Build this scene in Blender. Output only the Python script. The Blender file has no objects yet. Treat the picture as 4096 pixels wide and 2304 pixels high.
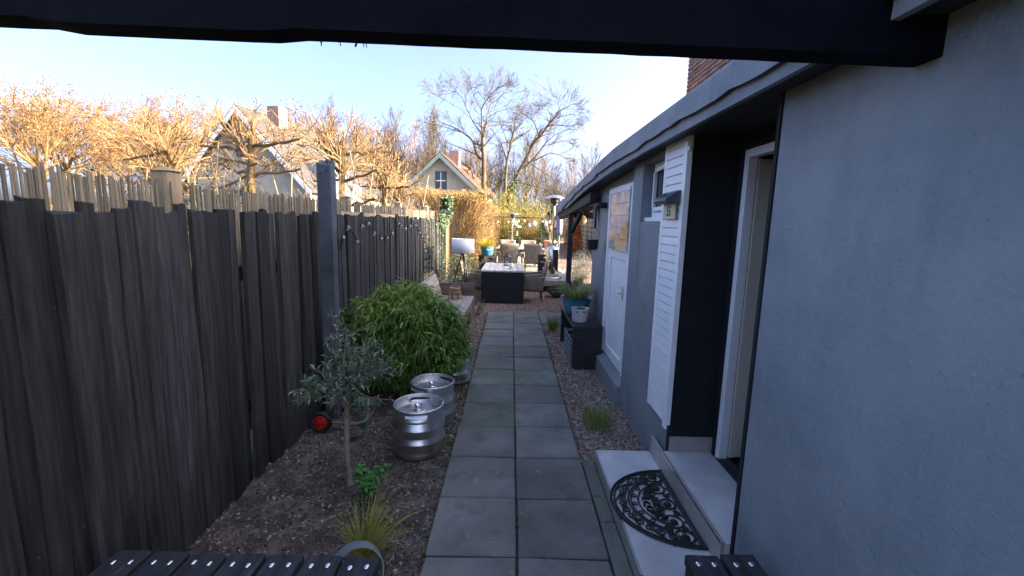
import bpy, bmesh, math, random
import numpy as np
from mathutils import Vector, Matrix
random.seed(7); RNG = np.random.default_rng(7)
SC = bpy.context.scene; COL = SC.collection; D = bpy.data
rad = math.radians
# ---------------------------------------------------------------- camera
cam = D.objects.new('camera', D.cameras.new('camera')); COL.objects.link(cam)
pitch, yaw, roll, EYE = rad(8.53), rad(.262), rad(1.452), 1.7635
Fv = Vector((math.sin(yaw)*math.cos(pitch), math.cos(yaw)*math.cos(pitch), -math.sin(pitch)))
R0 = Vector((math.cos(yaw), -math.sin(yaw), 0)); U0 = R0.cross(Fv)
Rv = R0*math.cos(roll)+U0*math.sin(roll); Uv = -R0*math.sin(roll)+U0*math.cos(roll)
cam.matrix_world = Matrix(((Rv.x, Uv.x, -Fv.x, 0), (Rv.y, Uv.y, -Fv.y, 0), (Rv.z, Uv.z, -Fv.z, EYE), (0, 0, 0, 1)))
cam.data.sensor_width = 36; cam.data.lens = 36*1735/4096; cam.data.clip_end = 900; cam.data.clip_start = .02
SC.camera = cam
# ---------------------------------------------------------------- sky, sun, exposure
SUN_AZ, SUN_EL = rad(96), rad(20)          # azimuth from +y (down the path) towards +x
w = D.worlds.new('World'); SC.world = w; w.use_nodes = True
nt = w.node_tree; bg = nt.nodes['Background']
sky = nt.nodes.new('ShaderNodeTexSky'); sky.sky_type = 'NISHITA'; sky.sun_disc = False
sky.sun_elevation = SUN_EL; sky.sun_rotation = SUN_AZ; sky.altitude = 0; sky.air_density = .32; sky.dust_density = 5; sky.ozone_density = 1.7
nt.links.new(sky.outputs[0], bg.inputs[0]); bg.inputs[1].default_value = .15
sun = D.objects.new('sun', D.lights.new('sun', 'SUN')); COL.objects.link(sun)
sun.data.energy = 2.0; sun.data.angle = rad(.6); sun.data.color = (1, .80, .50)
sd = Vector((math.sin(SUN_AZ)*math.cos(SUN_EL), math.cos(SUN_AZ)*math.cos(SUN_EL), math.sin(SUN_EL)))
sun.rotation_euler = sd.to_track_quat('Z', 'Y').to_euler()
vs = SC.view_settings; vs.view_transform = 'Standard'; vs.look = 'None'; vs.gamma = 1; vs.exposure = 2.85; vs.use_curve_mapping = False
SC.cycles.use_denoising = True; SC.cycles.max_bounces = 8; SC.cycles.transparent_max_bounces = 8
SC.cycles.caustics_reflective = False; SC.cycles.caustics_refractive = False; SC.cycles.sample_clamp_indirect = 6
# ---------------------------------------------------------------- tagging
def tag(o, label=None, cat=None, group=None, kind=None):
    if label: o['label'] = label
    if cat: o['category'] = cat
    if group: o['group'] = group
    if kind: o['kind'] = kind
    return o
def thing(name, label, cat, loc=(0, 0, 0), rz=0, group=None):
    o = D.objects.new(name, None); COL.objects.link(o); o.empty_display_size = .1
    o.location = loc; o.rotation_euler = (0, 0, rz)
    return tag(o, label, cat, group)
def obj(name, me, mt=None, parent=None, loc=None):
    o = D.objects.new(name, me); COL.objects.link(o)
    if mt is not None:
        me.materials.clear(); me.materials.append(mt)
    if parent is not None: o.parent = parent
    if loc is not None: o.location = loc
    return o
def dup(root, loc=None, rz=None, label=None, group=None, scale=None):
    def cp(o, par):
        c = o.copy(); COL.objects.link(c)
        if par is not None: c.parent = par
        for ch in [x for x in D.objects if x.parent == o]: cp(ch, c)
        return c
    c = cp(root, None)
    if loc is not None: c.location = loc
    if rz is not None: c.rotation_euler = (0, 0, rz)
    if scale is not None: c.scale = scale
    if label: c['label'] = label
    if group: c['group'] = group
    return c
# ---------------------------------------------------------------- meshes
def npmesh(name, V, F, var=None, smooth=False):
    V = np.asarray(V, np.float32).reshape(-1, 3); me = D.meshes.new(name)
    fl = [np.asarray(f, np.int32) for f in (F if isinstance(F, list) else [F]) if len(f)]
    me.vertices.add(len(V)); me.vertices.foreach_set('co', V.ravel())
    nl = sum(f.size for f in fl); npol = sum(len(f) for f in fl)
    me.loops.add(nl); me.loops.foreach_set('vertex_index', np.concatenate([f.ravel() for f in fl]))
    me.polygons.add(npol)
    tot = np.concatenate([np.full(len(f), f.shape[1], np.int32) for f in fl])
    me.polygons.foreach_set('loop_start', np.concatenate([[0], np.cumsum(tot)[:-1]]).astype(np.int32))
    me.polygons.foreach_set('use_smooth', np.full(npol, smooth))
    if var is not None:
        a = me.attributes.new('var', 'FLOAT', 'POINT'); a.data.foreach_set('value', np.asarray(var, np.float32))
    me.update(calc_edges=True); me.validate(); return me
class MB:
    """collects shapes into one mesh"""
    def __init__(s): s.v = []; s.f = []; s.sm = []
    def add(s, vs, fs, smooth=False):
        n = len(s.v); s.v.extend([tuple(v) for v in vs]); s.f.extend([tuple(i+n for i in f) for f in fs]); s.sm.extend([smooth]*len(fs)); return s
    def hexa(s, p):
        return s.add(p, [(3, 2, 1, 0), (4, 5, 6, 7), (0, 1, 5, 4), (1, 2, 6, 5), (2, 3, 7, 6), (3, 0, 4, 7)])
    def box(s, a, b, rz=0, piv=None):
        x0, y0, z0 = a; x1, y1, z1 = b
        p = [(x0, y0, z0), (x1, y0, z0), (x1, y1, z0), (x0, y1, z0), (x0, y0, z1), (x1, y0, z1), (x1, y1, z1), (x0, y1, z1)]
        if rz:
            c, q = math.cos(rz), math.sin(rz); px, py = piv or ((x0+x1)/2, (y0+y1)/2)
            p = [(px+(x-px)*c-(y-py)*q, py+(x-px)*q+(y-py)*c, z) for x, y, z in p]
        return s.hexa(p)
    def bar(s, a, b, wx, wz, up=(0, 0, 1)):
        a, b = Vector(a), Vector(b); d = (b-a).normalized(); r = d.cross(Vector(up))
        if r.length < 1e-4: r = d.cross(Vector((0, 1, 0)))
        r.normalize(); u = r.cross(d)
        q = [(-1, -1), (1, -1), (1, 1), (-1, 1)]
        return s.hexa([a+r*i*wx/2+u*j*wz/2 for i, j in q]+[b+r*i*wx/2+u*j*wz/2 for i, j in q])
    def tube(s, pts, r, n=8, closed=False, cap=True, flat=None):
        pts = [Vector(p) for p in pts]; m = len(pts); rr = r if isinstance(r, (list, tuple)) else [r]*m
        vs = []; ref = None
        for i, p in enumerate(pts):
            a = pts[(i-1) % m] if (closed or i) else p; b = pts[(i+1) % m] if (closed or i < m-1) else p
            t = (b-a).normalized()
            if ref is None:
                ref = t.cross(Vector((0, 0, 1)));
                if ref.length < .05: ref = t.cross(Vector((1, 0, 0)))
            ref = (ref-t*ref.dot(t)).normalized(); u = t.cross(ref)
            for k in range(n):
                an = 2*math.pi*k/n; vs.append(p+(ref*math.cos(an)+u*math.sin(an)*(flat or 1))*rr[i])
        fs = []
        for i in range(m if closed else m-1):
            for k in range(n):
                j = (i+1) % m; k2 = (k+1) % n; fs.append((i*n+k, i*n+k2, j*n+k2, j*n+k))
        s.add(vs, fs, True)
        if cap and not closed:
            s.add(vs[:n], [tuple(range(n))[::-1]]); s.add(vs[-n:], [tuple(range(n))])
        return s
    def lathe(s, prof, n=24, c=(0, 0, 0), sx=1, sy=1, smooth=True):
        vs = [(c[0]+r*math.cos(2*math.pi*k/n)*sx, c[1]+r*math.sin(2*math.pi*k/n)*sy, c[2]+z) for r, z in prof for k in range(n)]
        fs = [(i*n+k, i*n+(k+1) % n, (i+1)*n+(k+1) % n, (i+1)*n+k) for i in range(len(prof)-1) for k in range(n)]
        return s.add(vs, fs, smooth)
    def prism(s, poly, a, b, ax=2):
        """poly of 2-D points extruded along axis ax from a to b"""
        def P(u, v, t): return (t, u, v) if ax == 0 else (u, t, v) if ax == 1 else (u, v, t)
        n = len(poly); vs = [P(u, v, a) for u, v in poly]+[P(u, v, b) for u, v in poly]
        return s.add(vs, [tuple(range(n))[::-1], tuple(range(n, 2*n))]+[(k, (k+1) % n, n+(k+1) % n, n+k) for k in range(n)])
    def mesh(s, name, bevel=0, seg=1):
        me = D.meshes.new(name); me.from_pydata(s.v, [], s.f); me.polygons.foreach_set('use_smooth', s.sm)
        bm = bmesh.new(); bm.from_mesh(me); bmesh.ops.recalc_face_normals(bm, faces=bm.faces)
        if bevel: bmesh.ops.bevel(bm, geom=[e for e in bm.edges if e.is_manifold and e.calc_face_angle(0) > .6], offset=bevel, segments=seg, affect='EDGES', clamp_overlap=True)
        bm.to_mesh(me); bm.free(); return me
    def build(s, name, mt, parent=None, bevel=0, seg=1, world=True):
        if world and parent is not None:
            o = parent; off = Vector((0, 0, 0))
            while o is not None: off += o.location; o = o.parent
            s.v = [(v[0]-off.x, v[1]-off.y, v[2]-off.z) for v in s.v]
        return obj(name, s.mesh(name, bevel, seg), mt, parent)
def woff(o):
    off = np.zeros(3)
    while o is not None: off += np.array(o.location); o = o.parent
    return off
def tubes_np(paths):
    """paths: list of (P[k,3], r[k], n) -> V, quads"""
    groups = {}
    for P, r, n in paths: groups.setdefault((len(P), n), []).append((P, r))
    Vs, Fs, base = [], [], 0
    for (k, n), L in groups.items():
        P = np.array([p for p, _ in L], float); r = np.array([q for _, q in L], float); m = len(L)
        T = np.gradient(P, axis=1); T /= np.linalg.norm(T, axis=2, keepdims=True)+1e-9
        up = np.array([.31, .17, .93]); A = np.cross(T, up); A /= np.linalg.norm(A, axis=2, keepdims=True)+1e-9; B = np.cross(T, A)
        an = np.arange(n)*2*np.pi/n
        V = P[:, :, None]+r[:, :, None, None]*(A[:, :, None]*np.cos(an)[:, None]+B[:, :, None]*np.sin(an)[:, None])
        i = np.arange(k-1)[:, None]*n; a = np.arange(n)[None]; b = (a+1) % n
        q = np.stack([i+a, i+b, i+n+b, i+n+a], -1).reshape(-1, 4)
        F = (q[None]+(np.arange(m)*k*n)[:, None, None]).reshape(-1, 4)+base
        Vs.append(V.reshape(-1, 3)); Fs.append(F); base += m*k*n
    return np.concatenate(Vs), np.concatenate(Fs)
def unit(a): return a/(np.linalg.norm(a, axis=-1, keepdims=True)+1e-9)
def leaves_np(C, Dr, N, L, W, bend=.25, wide=.45):
    """leaf with a folded midrib: base, mid, tip and two side points"""
    C, Dr, N = map(np.asarray, (C, Dr, N)); Dr = unit(Dr); S = unit(np.cross(Dr, N)); N = np.cross(S, Dr)
    L = np.asarray(L)[:, None]*np.ones((len(C), 1)); W = np.asarray(W)[:, None]*np.ones((len(C), 1))
    b = C; m = C+Dr*L*wide+N*L*bend*.35; t = C+Dr*L-N*L*bend*.5
    l = m+S*W/2+N*W*.18; r = m-S*W/2+N*W*.18
    V = np.stack([b, l, m, r, t], 1).reshape(-1, 3); o = (np.arange(len(C))*5)[:, None]
    F = np.concatenate([o+np.array([[0, 2, 1]]), o+np.array([[0, 3, 2]]), o+np.array([[1, 2, 4]]), o+np.array([[2, 3, 4]])])
    return V, F
def blades_np(base, top_dir, L, W, droop, seg=5):
    """grass blades: tapered ribbons that arch over"""
    n = len(base); d = unit(np.asarray(top_dir, float)); P = [np.asarray(base, float)]; hor = d.copy(); hor[:, 2] = 0; hor = unit(hor+1e-6)
    st = (L/seg)[:, None]
    for i in range(seg):
        P.append(P[-1]+d*st); d = unit(d+np.array([0, 0, -1.])*droop[:, None]*((i+1)/seg)+hor*droop[:, None]*.25)
    P = np.stack(P, 1); side = unit(np.cross(hor, np.array([0, 0, 1.]))+RNG.normal(0, .3, (n, 3)))
    w = (np.array([1, 1, .9, .75, .45, .06])[:seg+1])[None, :, None]*W[:, None, None]/2
    V = np.stack([P-side[:, None]*w, P+side[:, None]*w], 2).reshape(-1, 3)
    k = np.arange(seg)[None]*2; o = (np.arange(n)*(seg+1)*2)[:, None]
    F = np.stack([o+k, o+k+1, o+k+3, o+k+2], -1).reshape(-1, 4)
    return V, F
_ico = bmesh.new(); bmesh.ops.create_icosphere(_ico, subdivisions=1, radius=1); ICO_V = np.array([v.co[:] for v in _ico.verts]); ICO_F = np.array([[v.index for v in f.verts] for f in _ico.faces]); _ico.free()
def pebbles_np(P, S, flat=.6):
    n = len(P); sc = S[:, None, None]*np.stack([RNG.uniform(.75, 1.35, n), RNG.uniform(.6, 1.1, n), RNG.uniform(.7, 1.2, n)*flat], 1)[:, None]
    V = ICO_V[None]*(1+RNG.normal(0, .10, (n, len(ICO_V), 1)))*sc
    a = RNG.uniform(0, 6.28, n); c, s = np.cos(a)[:, None], np.sin(a)[:, None]
    V = np.stack([V[..., 0]*c-V[..., 1]*s, V[..., 0]*s+V[..., 1]*c, V[..., 2]+V[..., 0]*RNG.normal(0, .25, (n, 1))], -1)+P[:, None]
    F = (ICO_F[None]+(np.arange(n)*len(ICO_V))[:, None, None]).reshape(-1, 3)
    return V.reshape(-1, 3), F
def text_mesh(s, size, ext=.001):
    cu = D.curves.new('lettering', 'FONT'); cu.body = s; cu.size = size; cu.extrude = ext; cu.align_x = 'CENTER'; cu.align_y = 'CENTER'; cu.resolution_u = 3
    o = D.objects.new('lettering', cu); COL.objects.link(o); dg = bpy.context.evaluated_depsgraph_get()
    me = D.meshes.new_from_object(o.evaluated_get(dg)); D.objects.remove(o); D.curves.remove(cu); me.name = 'lettering'; return me
# ---------------------------------------------------------------- materials
MATS = {}
def M(name, c1, c2=None, rough=.7, sc=6, bump=.0, bsc=60, stretch=(1, 1, 1), metal=0, rnd=.0, var=False, det=6, spec=.4, c3=None, pos=(.35, .65), trans=0):
    if name in MATS: return MATS[name]
    m = D.materials.new(name); m.use_nodes = True; N = m.node_tree.nodes; K = m.node_tree.links; b = N['Principled BSDF']
    b.inputs['Roughness'].default_value = rough; b.inputs['Metallic'].default_value = metal; b.inputs['Specular IOR Level'].default_value = spec
    tc = N.new('ShaderNodeTexCoord'); mp = N.new('ShaderNodeMapping'); K.new(tc.outputs['Object'], mp.inputs[0]); mp.inputs['Scale'].default_value = stretch
    if rnd:
        oi = N.new('ShaderNodeObjectInfo'); ml = N.new('ShaderNodeMath'); ml.operation = 'MULTIPLY'; ml.inputs[1].default_value = 37; K.new(oi.outputs['Random'], ml.inputs[0])
        cb = N.new('ShaderNodeCombineXYZ'); [K.new(ml.outputs[0], cb.inputs[i]) for i in range(3)]; K.new(cb.outputs[0], mp.inputs['Location'])
    col = None
    c2 = c2 or c1
    nz = N.new('ShaderNodeTexNoise'); nz.inputs['Scale'].default_value = sc; nz.inputs['Detail'].default_value = det; nz.inputs['Roughness'].default_value = .62; K.new(mp.outputs[0], nz.inputs['Vector'])
    rp = N.new('ShaderNodeValToRGB'); rp.color_ramp.elements[0].color = (*c1, 1); rp.color_ramp.elements[1].color = (*c2, 1)
    rp.color_ramp.elements[0].position, rp.color_ramp.elements[1].position = pos
    if c3: e = rp.color_ramp.elements.new(sum(pos)/2); e.color = (*c3, 1)
    if var:
        at = N.new('ShaderNodeAttribute'); at.attribute_name = 'var'; mx = N.new('ShaderNodeMath'); mx.operation = 'MULTIPLY_ADD'
        K.new(nz.outputs[0], mx.inputs[0]); mx.inputs[1].default_value = .25; K.new(at.outputs['Fac'], mx.inputs[2]); K.new(mx.outputs[0], rp.inputs[0])
        rp.color_ramp.elements[0].position = .12; rp.color_ramp.elements[-1].position = 1.0
        if c3: rp.color_ramp.elements[1].position = .55
    else: K.new(nz.outputs[0], rp.inputs[0])
    col = rp.outputs[0]
    if rnd:
        hs = N.new('ShaderNodeHueSaturation'); mr = N.new('ShaderNodeMapRange'); mr.inputs['To Min'].default_value = 1-rnd; mr.inputs['To Max'].default_value = 1+rnd
        K.new(oi.outputs['Random'], mr.inputs[0]); K.new(mr.outputs[0], hs.inputs['Value']); K.new(col, hs.inputs['Color']); col = hs.outputs[0]
    K.new(col, b.inputs['Base Color'])
    if bump:
        n2 = N.new('ShaderNodeTexNoise'); n2.inputs['Scale'].default_value = bsc; n2.inputs['Detail'].default_value = 8; n2.inputs['Roughness'].default_value = .65; K.new(mp.outputs[0], n2.inputs['Vector'])
        bp = N.new('ShaderNodeBump'); bp.inputs['Strength'].default_value = bump; bp.inputs['Distance'].default_value = .02; K.new(n2.outputs[0], bp.inputs['Height']); K.new(bp.outputs[0], b.inputs['Normal'])
    if trans:
        tr = N.new('ShaderNodeBsdfTranslucent'); K.new(col, tr.inputs[0]); ms = N.new('ShaderNodeMixShader'); ms.inputs[0].default_value = trans
        K.new(b.outputs[0], ms.inputs[1]); K.new(tr.outputs[0], ms.inputs[2]); K.new(ms.outputs[0], N['Material Output'].inputs[0])
    MATS[name] = m; return m
def glass(name, tint=(.9, .95, 1), rough=.02, alpha=.25, glint=0):
    if name in MATS: return MATS[name]
    m = D.materials.new(name); m.use_nodes = True; N = m.node_tree.nodes; K = m.node_tree.links; N.remove(N['Principled BSDF'])
    t = N.new('ShaderNodeBsdfTransparent'); t.inputs[0].default_value = (*tint, 1); g = N.new('ShaderNodeBsdfGlossy'); g.inputs['Roughness'].default_value = rough
    lw = N.new('ShaderNodeLayerWeight'); lw.inputs[0].default_value = alpha; x = N.new('ShaderNodeMixShader')
    K.new(lw.outputs['Fresnel'], x.inputs[0]); K.new(t.outputs[0], x.inputs[1]); K.new(g.outputs[0], x.inputs[2]); out = x.outputs[0]
    if glint: d = N.new('ShaderNodeBsdfDiffuse'); d.inputs[0].default_value = (.9, .9, .88, 1); y = N.new('ShaderNodeMixShader'); y.inputs[0].default_value = glint; K.new(out, y.inputs[1]); K.new(d.outputs[0], y.inputs[2]); out = y.outputs[0]
    K.new(out, N['Material Output'].inputs[0])
    MATS[name] = m; return m
WOODF = M('charred fence wood', (.012, .0118, .012), (.10, .097, .095), .8, 5, .55, 30, (9, 9, .55), rnd=.5, c3=(.045, .044, .044), pos=(.30, .80))
POST = M('dark painted post', (.05, .06, .075), (.10, .115, .135), .75, 5, .35, 25)
REED = M('reed screen', (.16, .135, .095), (.33, .28, .20), .8, 9, .2, 40, (6, 6, 1), var=True)
TANW = M('tan timber', (.30, .22, .12), (.50, .38, .23), .75, 4, .3, 25, (6, 6, .7))
SOIL = M('garden soil', (.065, .052, .042), (.22, .18, .148), .95, 7, .9, 55, c3=(.125, .102, .085))
GRAVB = M('gravel base', (.15, .095, .07), (.34, .24, .185), .95, 30, .8, 70)
PEB = M('pebbles', (.13, .08, .06), (.62, .55, .47), .8, 20, .2, 60, var=True, c3=(.34, .25, .20))
CLOD = M('soil clods', (.05, .04, .032), (.48, .42, .36), .95, 20, .5, 60, var=True, c3=(.135, .108, .088))
STRAW = M('straw bits', (.30, .25, .16), (.62, .55, .40), .8, 10, var=True)

JOINT = M('sand in the joints', (.05, .042, .034), (.12, .10, .08), .95, 40, .4, 80)
WALL = M('anthracite stucco', (.185, .215, .235), (.255, .28, .295), .62, 2.2, .42, 38, det=8)
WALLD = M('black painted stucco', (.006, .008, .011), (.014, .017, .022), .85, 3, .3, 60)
N = WALL.node_tree.nodes; K = WALL.node_tree.links; P = N['Principled BSDF']; src = P.inputs['Base Color'].links[0].from_socket; tc = N.new('ShaderNodeTexCoord')
for st, sc_, lo, hi, col, amt in (((1, 1, .10), 9, .52, .72, (.15, .175, .19), .30), ((1, 1, .16), 16, .58, .72, (.33, .355, .375), .18), ((1, 1, 1), 1.1, .45, .75, (.30, .325, .345), .40), ((1, 1, 1), 42, .66, .72, (.12, .14, .155), .5)):   # old drip marks, rubbed paint, pits
    mp_ = N.new('ShaderNodeMapping'); mp_.inputs['Scale'].default_value = st; K.new(tc.outputs['Object'], mp_.inputs[0]); n = N.new('ShaderNodeTexNoise'); n.inputs['Scale'].default_value = sc_; n.inputs['Detail'].default_value = 8; K.new(mp_.outputs[0], n.inputs['Vector'])
    r = N.new('ShaderNodeMapRange'); r.inputs['From Min'].default_value = lo; r.inputs['From Max'].default_value = hi; r.inputs['To Max'].default_value = amt; K.new(n.outputs[0], r.inputs[0]); x = N.new('ShaderNodeMix'); x.data_type = 'RGBA'; K.new(r.outputs[0], x.inputs[0]); K.new(src, x.inputs[6]); x.inputs[7].default_value = (*col, 1); src = x.outputs[2]
K.new(src, P.inputs['Base Color'])
WHITE = M('white paint', (.82, .82, .83), (.88, .88, .88), .42, 4, .06, 30, rnd=.03)
CREAM = M('cream door paint', (.72, .67, .55), (.80, .75, .63), .45, 3, .04, 30)
BITU = M('roofing felt', (.19, .205, .225), (.28, .295, .315), .72, 3, .18, 70)
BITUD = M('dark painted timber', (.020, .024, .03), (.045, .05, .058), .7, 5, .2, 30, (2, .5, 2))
CERA = M('light ceramic tile', (.47, .455, .45), (.74, .72, .71), .38, 2.6, .03, 30, det=9)
CERAB = M('taupe ceramic tile', (.30, .275, .25), (.42, .385, .355), .4, 2.6, .03, 30)
ALU = M('aluminium trim', (.75, .76, .78), None, .25, metal=1)
STEEL = M('stainless steel', (.62, .63, .63), (.80, .79, .78), .34, 3, .05, 40, (3, 3, 1), metal=1)
CHROME = M('polished steel', (.62, .61, .60), (.74, .73, .72), .10, 2, .02, 5, metal=1)
BLACKM = M('black metal', (.012, .012, .013), (.03, .03, .032), .4, 8, .1, 40)
BLACKW = M('black stained wood', (.010, .011, .014), (.032, .032, .034), .5, 4, .3, 30, (8, .6, 8))
NAVYW = M('black table board', (.006, .008, .013), (.018, .020, .026), .4, 3, .12, 20, (1, 1, 6))
GREYW = M('weathered grey planks', (.26, .25, .24), (.58, .57, .55), .75, 5, .3, 30, (7, .6, 7), rnd=.15)
DECKW = M('deck boards', (.28, .25, .20), (.46, .42, .35), .75, 5, .3, 30, (7, .6, 7), rnd=.12)
BENCHW = M('brown bench wood', (.10, .065, .052), (.22, .16, .135), .65, 4, .2, 30, (1, 1, 1), rnd=.1)
BENCHT = M('bleached bench wood', (.26, .215, .185), (.44, .385, .345), .7, 4, .25, 30, (8, .7, 8))
def paving(name, a, b, gr, ga):
    m = M(name, a, b, .85, 2.4, .35, 150, rnd=.17, pos=(.32, .70), det=10); N = m.node_tree.nodes; K = m.node_tree.links; P = N['Principled BSDF']
    src = P.inputs['Base Color'].links[0].from_socket; tc = N.new('ShaderNodeTexCoord')
    def layer(src, scale, det, lo, hi, col, amt, mode='MIX'):
        n = N.new('ShaderNodeTexNoise'); n.inputs['Scale'].default_value = scale; n.inputs['Detail'].default_value = det; K.new(tc.outputs['Object'], n.inputs['Vector'])
        r = N.new('ShaderNodeMapRange'); r.inputs['From Min'].default_value = lo; r.inputs['From Max'].default_value = hi; r.inputs['To Max'].default_value = amt; K.new(n.outputs[0], r.inputs[0])
        x = N.new('ShaderNodeMix'); x.data_type = 'RGBA'; x.blend_type = mode; K.new(r.outputs[0], x.inputs[0]); K.new(src, x.inputs[6]); x.inputs[7].default_value = (*col, 1); return x.outputs[2]
    src = layer(src, 1.3, 8, .48, .70, gr, ga); src = layer(src, 5.5, 10, .56, .74, (.07, .066, .06), .55); src = layer(src, 190, 2, .66, .74, (.48, .47, .45), .7); src = layer(src, 11, 6, .64, .72, (.36, .35, .33), .45)
    K.new(src, P.inputs['Base Color']); return m
TILE = paving('concrete paving', (.130, .126, .112), (.265, .252, .226), (.135, .145, .098), .45)
TILEG = paving('paving with green algae', (.115, .128, .095), (.24, .245, .21), (.12, .165, .07), .85)
WICK = M('grey brown wicker', (.15, .115, .085), (.36, .29, .225), .7, 14, .3, 40, rnd=.08)
LEGM = M('bronze metal legs', (.06, .05, .042), None, .45, metal=.6)
FABW = M('white lamp fabric', (.72, .74, .80), (.80, .81, .85), .8, 200, .05, 300, trans=.25)
BLUEG = M('turquoise enamel', (.045, .20, .30), (.085, .30, .42), .35, 5, .1, 20, c3=(.055, .24, .36))
WENAM = M('white enamel', (.66, .65, .62), (.80, .80, .79), .35, 6, .05, 30)
RUST = M('rust chip', (.05, .022, .012), (.16, .06, .03), .9, 30)
TERRA = M('terracotta', (.42, .20, .12), (.60, .34, .23), .8, 5, .2, 40)
BAMB = M('bamboo leaf', (.05, .14, .022), (.55, .58, .14), .42, 20, var=True, c3=(.14, .27, .045), trans=.35)
OLIV = M('olive leaf', (.045, .080, .045), (.36, .42, .32), .42, 20, var=True, c3=(.10, .15, .09), trans=.12)
STEM = M('pale twig bark', (.17, .135, .095), (.36, .31, .24), .8, 14, .3, 50)
MINT = M('mint leaf', (.04, .16, .03), (.13, .36, .08), .5, 20, var=True, trans=.25)
GRASSY = M('golden grass blade', (.10, .15, .022), (.60, .54, .12), .5, 20, var=True, c3=(.30, .33, .06), trans=.3)
GRASSV = M('variegated grass blade', (.12, .20, .045), (.62, .60, .27), .5, 20, var=True, c3=(.30, .36, .11), trans=.3)
GRASSG = M('green grass blade', (.05, .13, .015), (.36, .40, .11), .5, 20, var=True, c3=(.13, .24, .03), trans=.3)
DRYG = M('dry grass', (.28, .22, .13), (.55, .46, .30), .7, 20, var=True)
BARK = M('olive brown bark', (.065, .05, .028), (.15, .115, .065), .9, 5, .5, 20, (1, 1, .5))
BARKG = M('golden bark', (.13, .078, .034), (.30, .195, .09), .85, 4, .4, 18, (1, 1, .6))
TWIG = M('grey brown twigs', (.075, .056, .037), (.15, .115, .075), .9, 3)
TWIGR = M('russet twigs', (.15, .088, .038), (.33, .215, .095), .9, 3)
HLEAF = M('dry beech leaf', (.22, .105, .03), (.68, .49, .17), .7, 20, var=True, c3=(.47, .29, .085), trans=.25)
OAKL = M('brown oak leaf', (.12, .05, .016), (.34, .20, .075), .7, 20, var=True, c3=(.22, .11, .036), trans=.2)
YGLEAF = M('yellow green leaf', (.12, .13, .015), (.48, .40, .06), .6, 20, var=True, c3=(.27, .26, .03), trans=.35)
IVY = M('ivy leaf', (.018, .045, .016), (.13, .20, .07), .35, 20, var=True, c3=(.045, .085, .03))
CONIF = M('conifer needles', (.012, .045, .015), (.055, .12, .035), .6, 20, var=True)
LAV = M('lavender grey leaf', (.05, .06, .042), (.15, .165, .125), .7, 20, var=True)
ORLEAF = M('copper beech leaf', (.26, .065, .016), (.66, .26, .08), .6, 20, var=True, c3=(.46, .14, .035), trans=.3)
PLAST = M('pale plaster', (.33, .31, .265), (.42, .395, .34), .85, 2, .1, 20)
RTILE = M('brown roof tile', (.075, .038, .027), (.16, .085, .06), .8, 4, .2, 20, rnd=.15)
GTILE = M('grey roof tile', (.048, .040, .036), (.085, .072, .066), .8, 4, .2, 20)
MINTP = M('mint fascia paint', (.27, .34, .30), None, .6)
ZINC = M('zinc sheet', (.22, .26, .31), (.34, .38, .43), .45, 2, metal=.4)
WGLASS = M('dark window glass', (.02, .025, .03), None, .06, spec=.8)
CLEARG = glass('clear glass')
BULB = glass('bulb glass', (.97, .97, .97), .04, .5, .09)  # painted glint: diffuse white mixed into the clear bulb glass
RUBB = M('black rubber', (.010, .012, .011), (.022, .025, .023), .6, 30, .2, 90)
REDP = M('red plastic', (.42, .012, .010), (.55, .02, .016), .45, 5)
HOSE = M('green hose', (.035, .06, .055), (.07, .10, .09), .45, 10)
GREYP = M('grey plastic', (.20, .225, .245), (.27, .30, .32), .5, 6)
LINTEL = M('black beam paint', (.003, .004, .008), (.006, .008, .013), .9, 6, .3, 40, spec=.08)
BRICKS = [M('red brick %s' % n, a, b, .9, 9, .5, 45, rnd=.2) for n, a, b in (('a', (.24, .115, .085), (.40, .22, .165)), ('b', (.30, .155, .105), (.46, .27, .19)), ('c', (.25, .15, .125), (.38, .25, .21)))]
MORT = M('mortar', (.20, .175, .155), (.30, .27, .245), .95, 30, .4, 60)
LTEXT = M('white print', (.78, .78, .78), None, .6)
DTEXT = M('black print', (.02, .02, .022), None, .5)
PAPER = M('paper lantern', (.55, .47, .28), (.78, .72, .50), .8, 60, .4, 90, trans=.4)
PURP = M('lilac parasol cloth', (.34, .28, .55), (.46, .40, .66), .8, 6, .2, 10)
CHINA = M('white lantern glass', (.66, .65, .62), (.82, .81, .79), .5, 6)
PINK = M('pink paper', (.62, .14, .14), None, .7)
# ================================================================ SETTING
def gridmesh(name, x0, x1, y0, y1, step, zf):
    nx, ny = int(round((x1-x0)/step))+1, int(round((y1-y0)/step))+1
    X, Y = np.meshgrid(np.linspace(x0, x1, nx), np.linspace(y0, y1, ny)); Z = zf(X, Y)
    V = np.stack([X, Y, Z], -1).reshape(-1, 3); i = np.arange(ny-1)[:, None]*nx; j = np.arange(nx-1)[None]
    return npmesh(name, V, np.stack([i+j, i+j+1, i+nx+j+1, i+nx+j], -1).reshape(-1, 4), smooth=True)
def vnoise(X, Y, s, seed):
    r = np.random.default_rng(seed).random((256, 256)); x, y = X*s, Y*s; i, j = np.floor(x).astype(int), np.floor(y).astype(int); u, v = x-i, y-j; u, v = u*u*(3-2*u), v*v*(3-2*v)
    g = lambda a, b: r[a % 256, b % 256]
    return (g(i, j)*(1-u)+g(i+1, j)*u)*(1-v)+(g(i, j+1)*(1-u)+g(i+1, j+1)*u)*v-.5
me = gridmesh('ground', -260, 260, -60, 420, 20, lambda X, Y: X*0-.06)
tag(obj('ground', me, M('rough grass ground', (.05, .05, .022), (.13, .10, .055), .95, .8, .6, 6)), kind='structure')
zs = lambda X, Y: -.022+.034*vnoise(X, Y, 2.2, 1)+.026*vnoise(X, Y, 9, 2)+.020*vnoise(X, Y, 27, 3)
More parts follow.
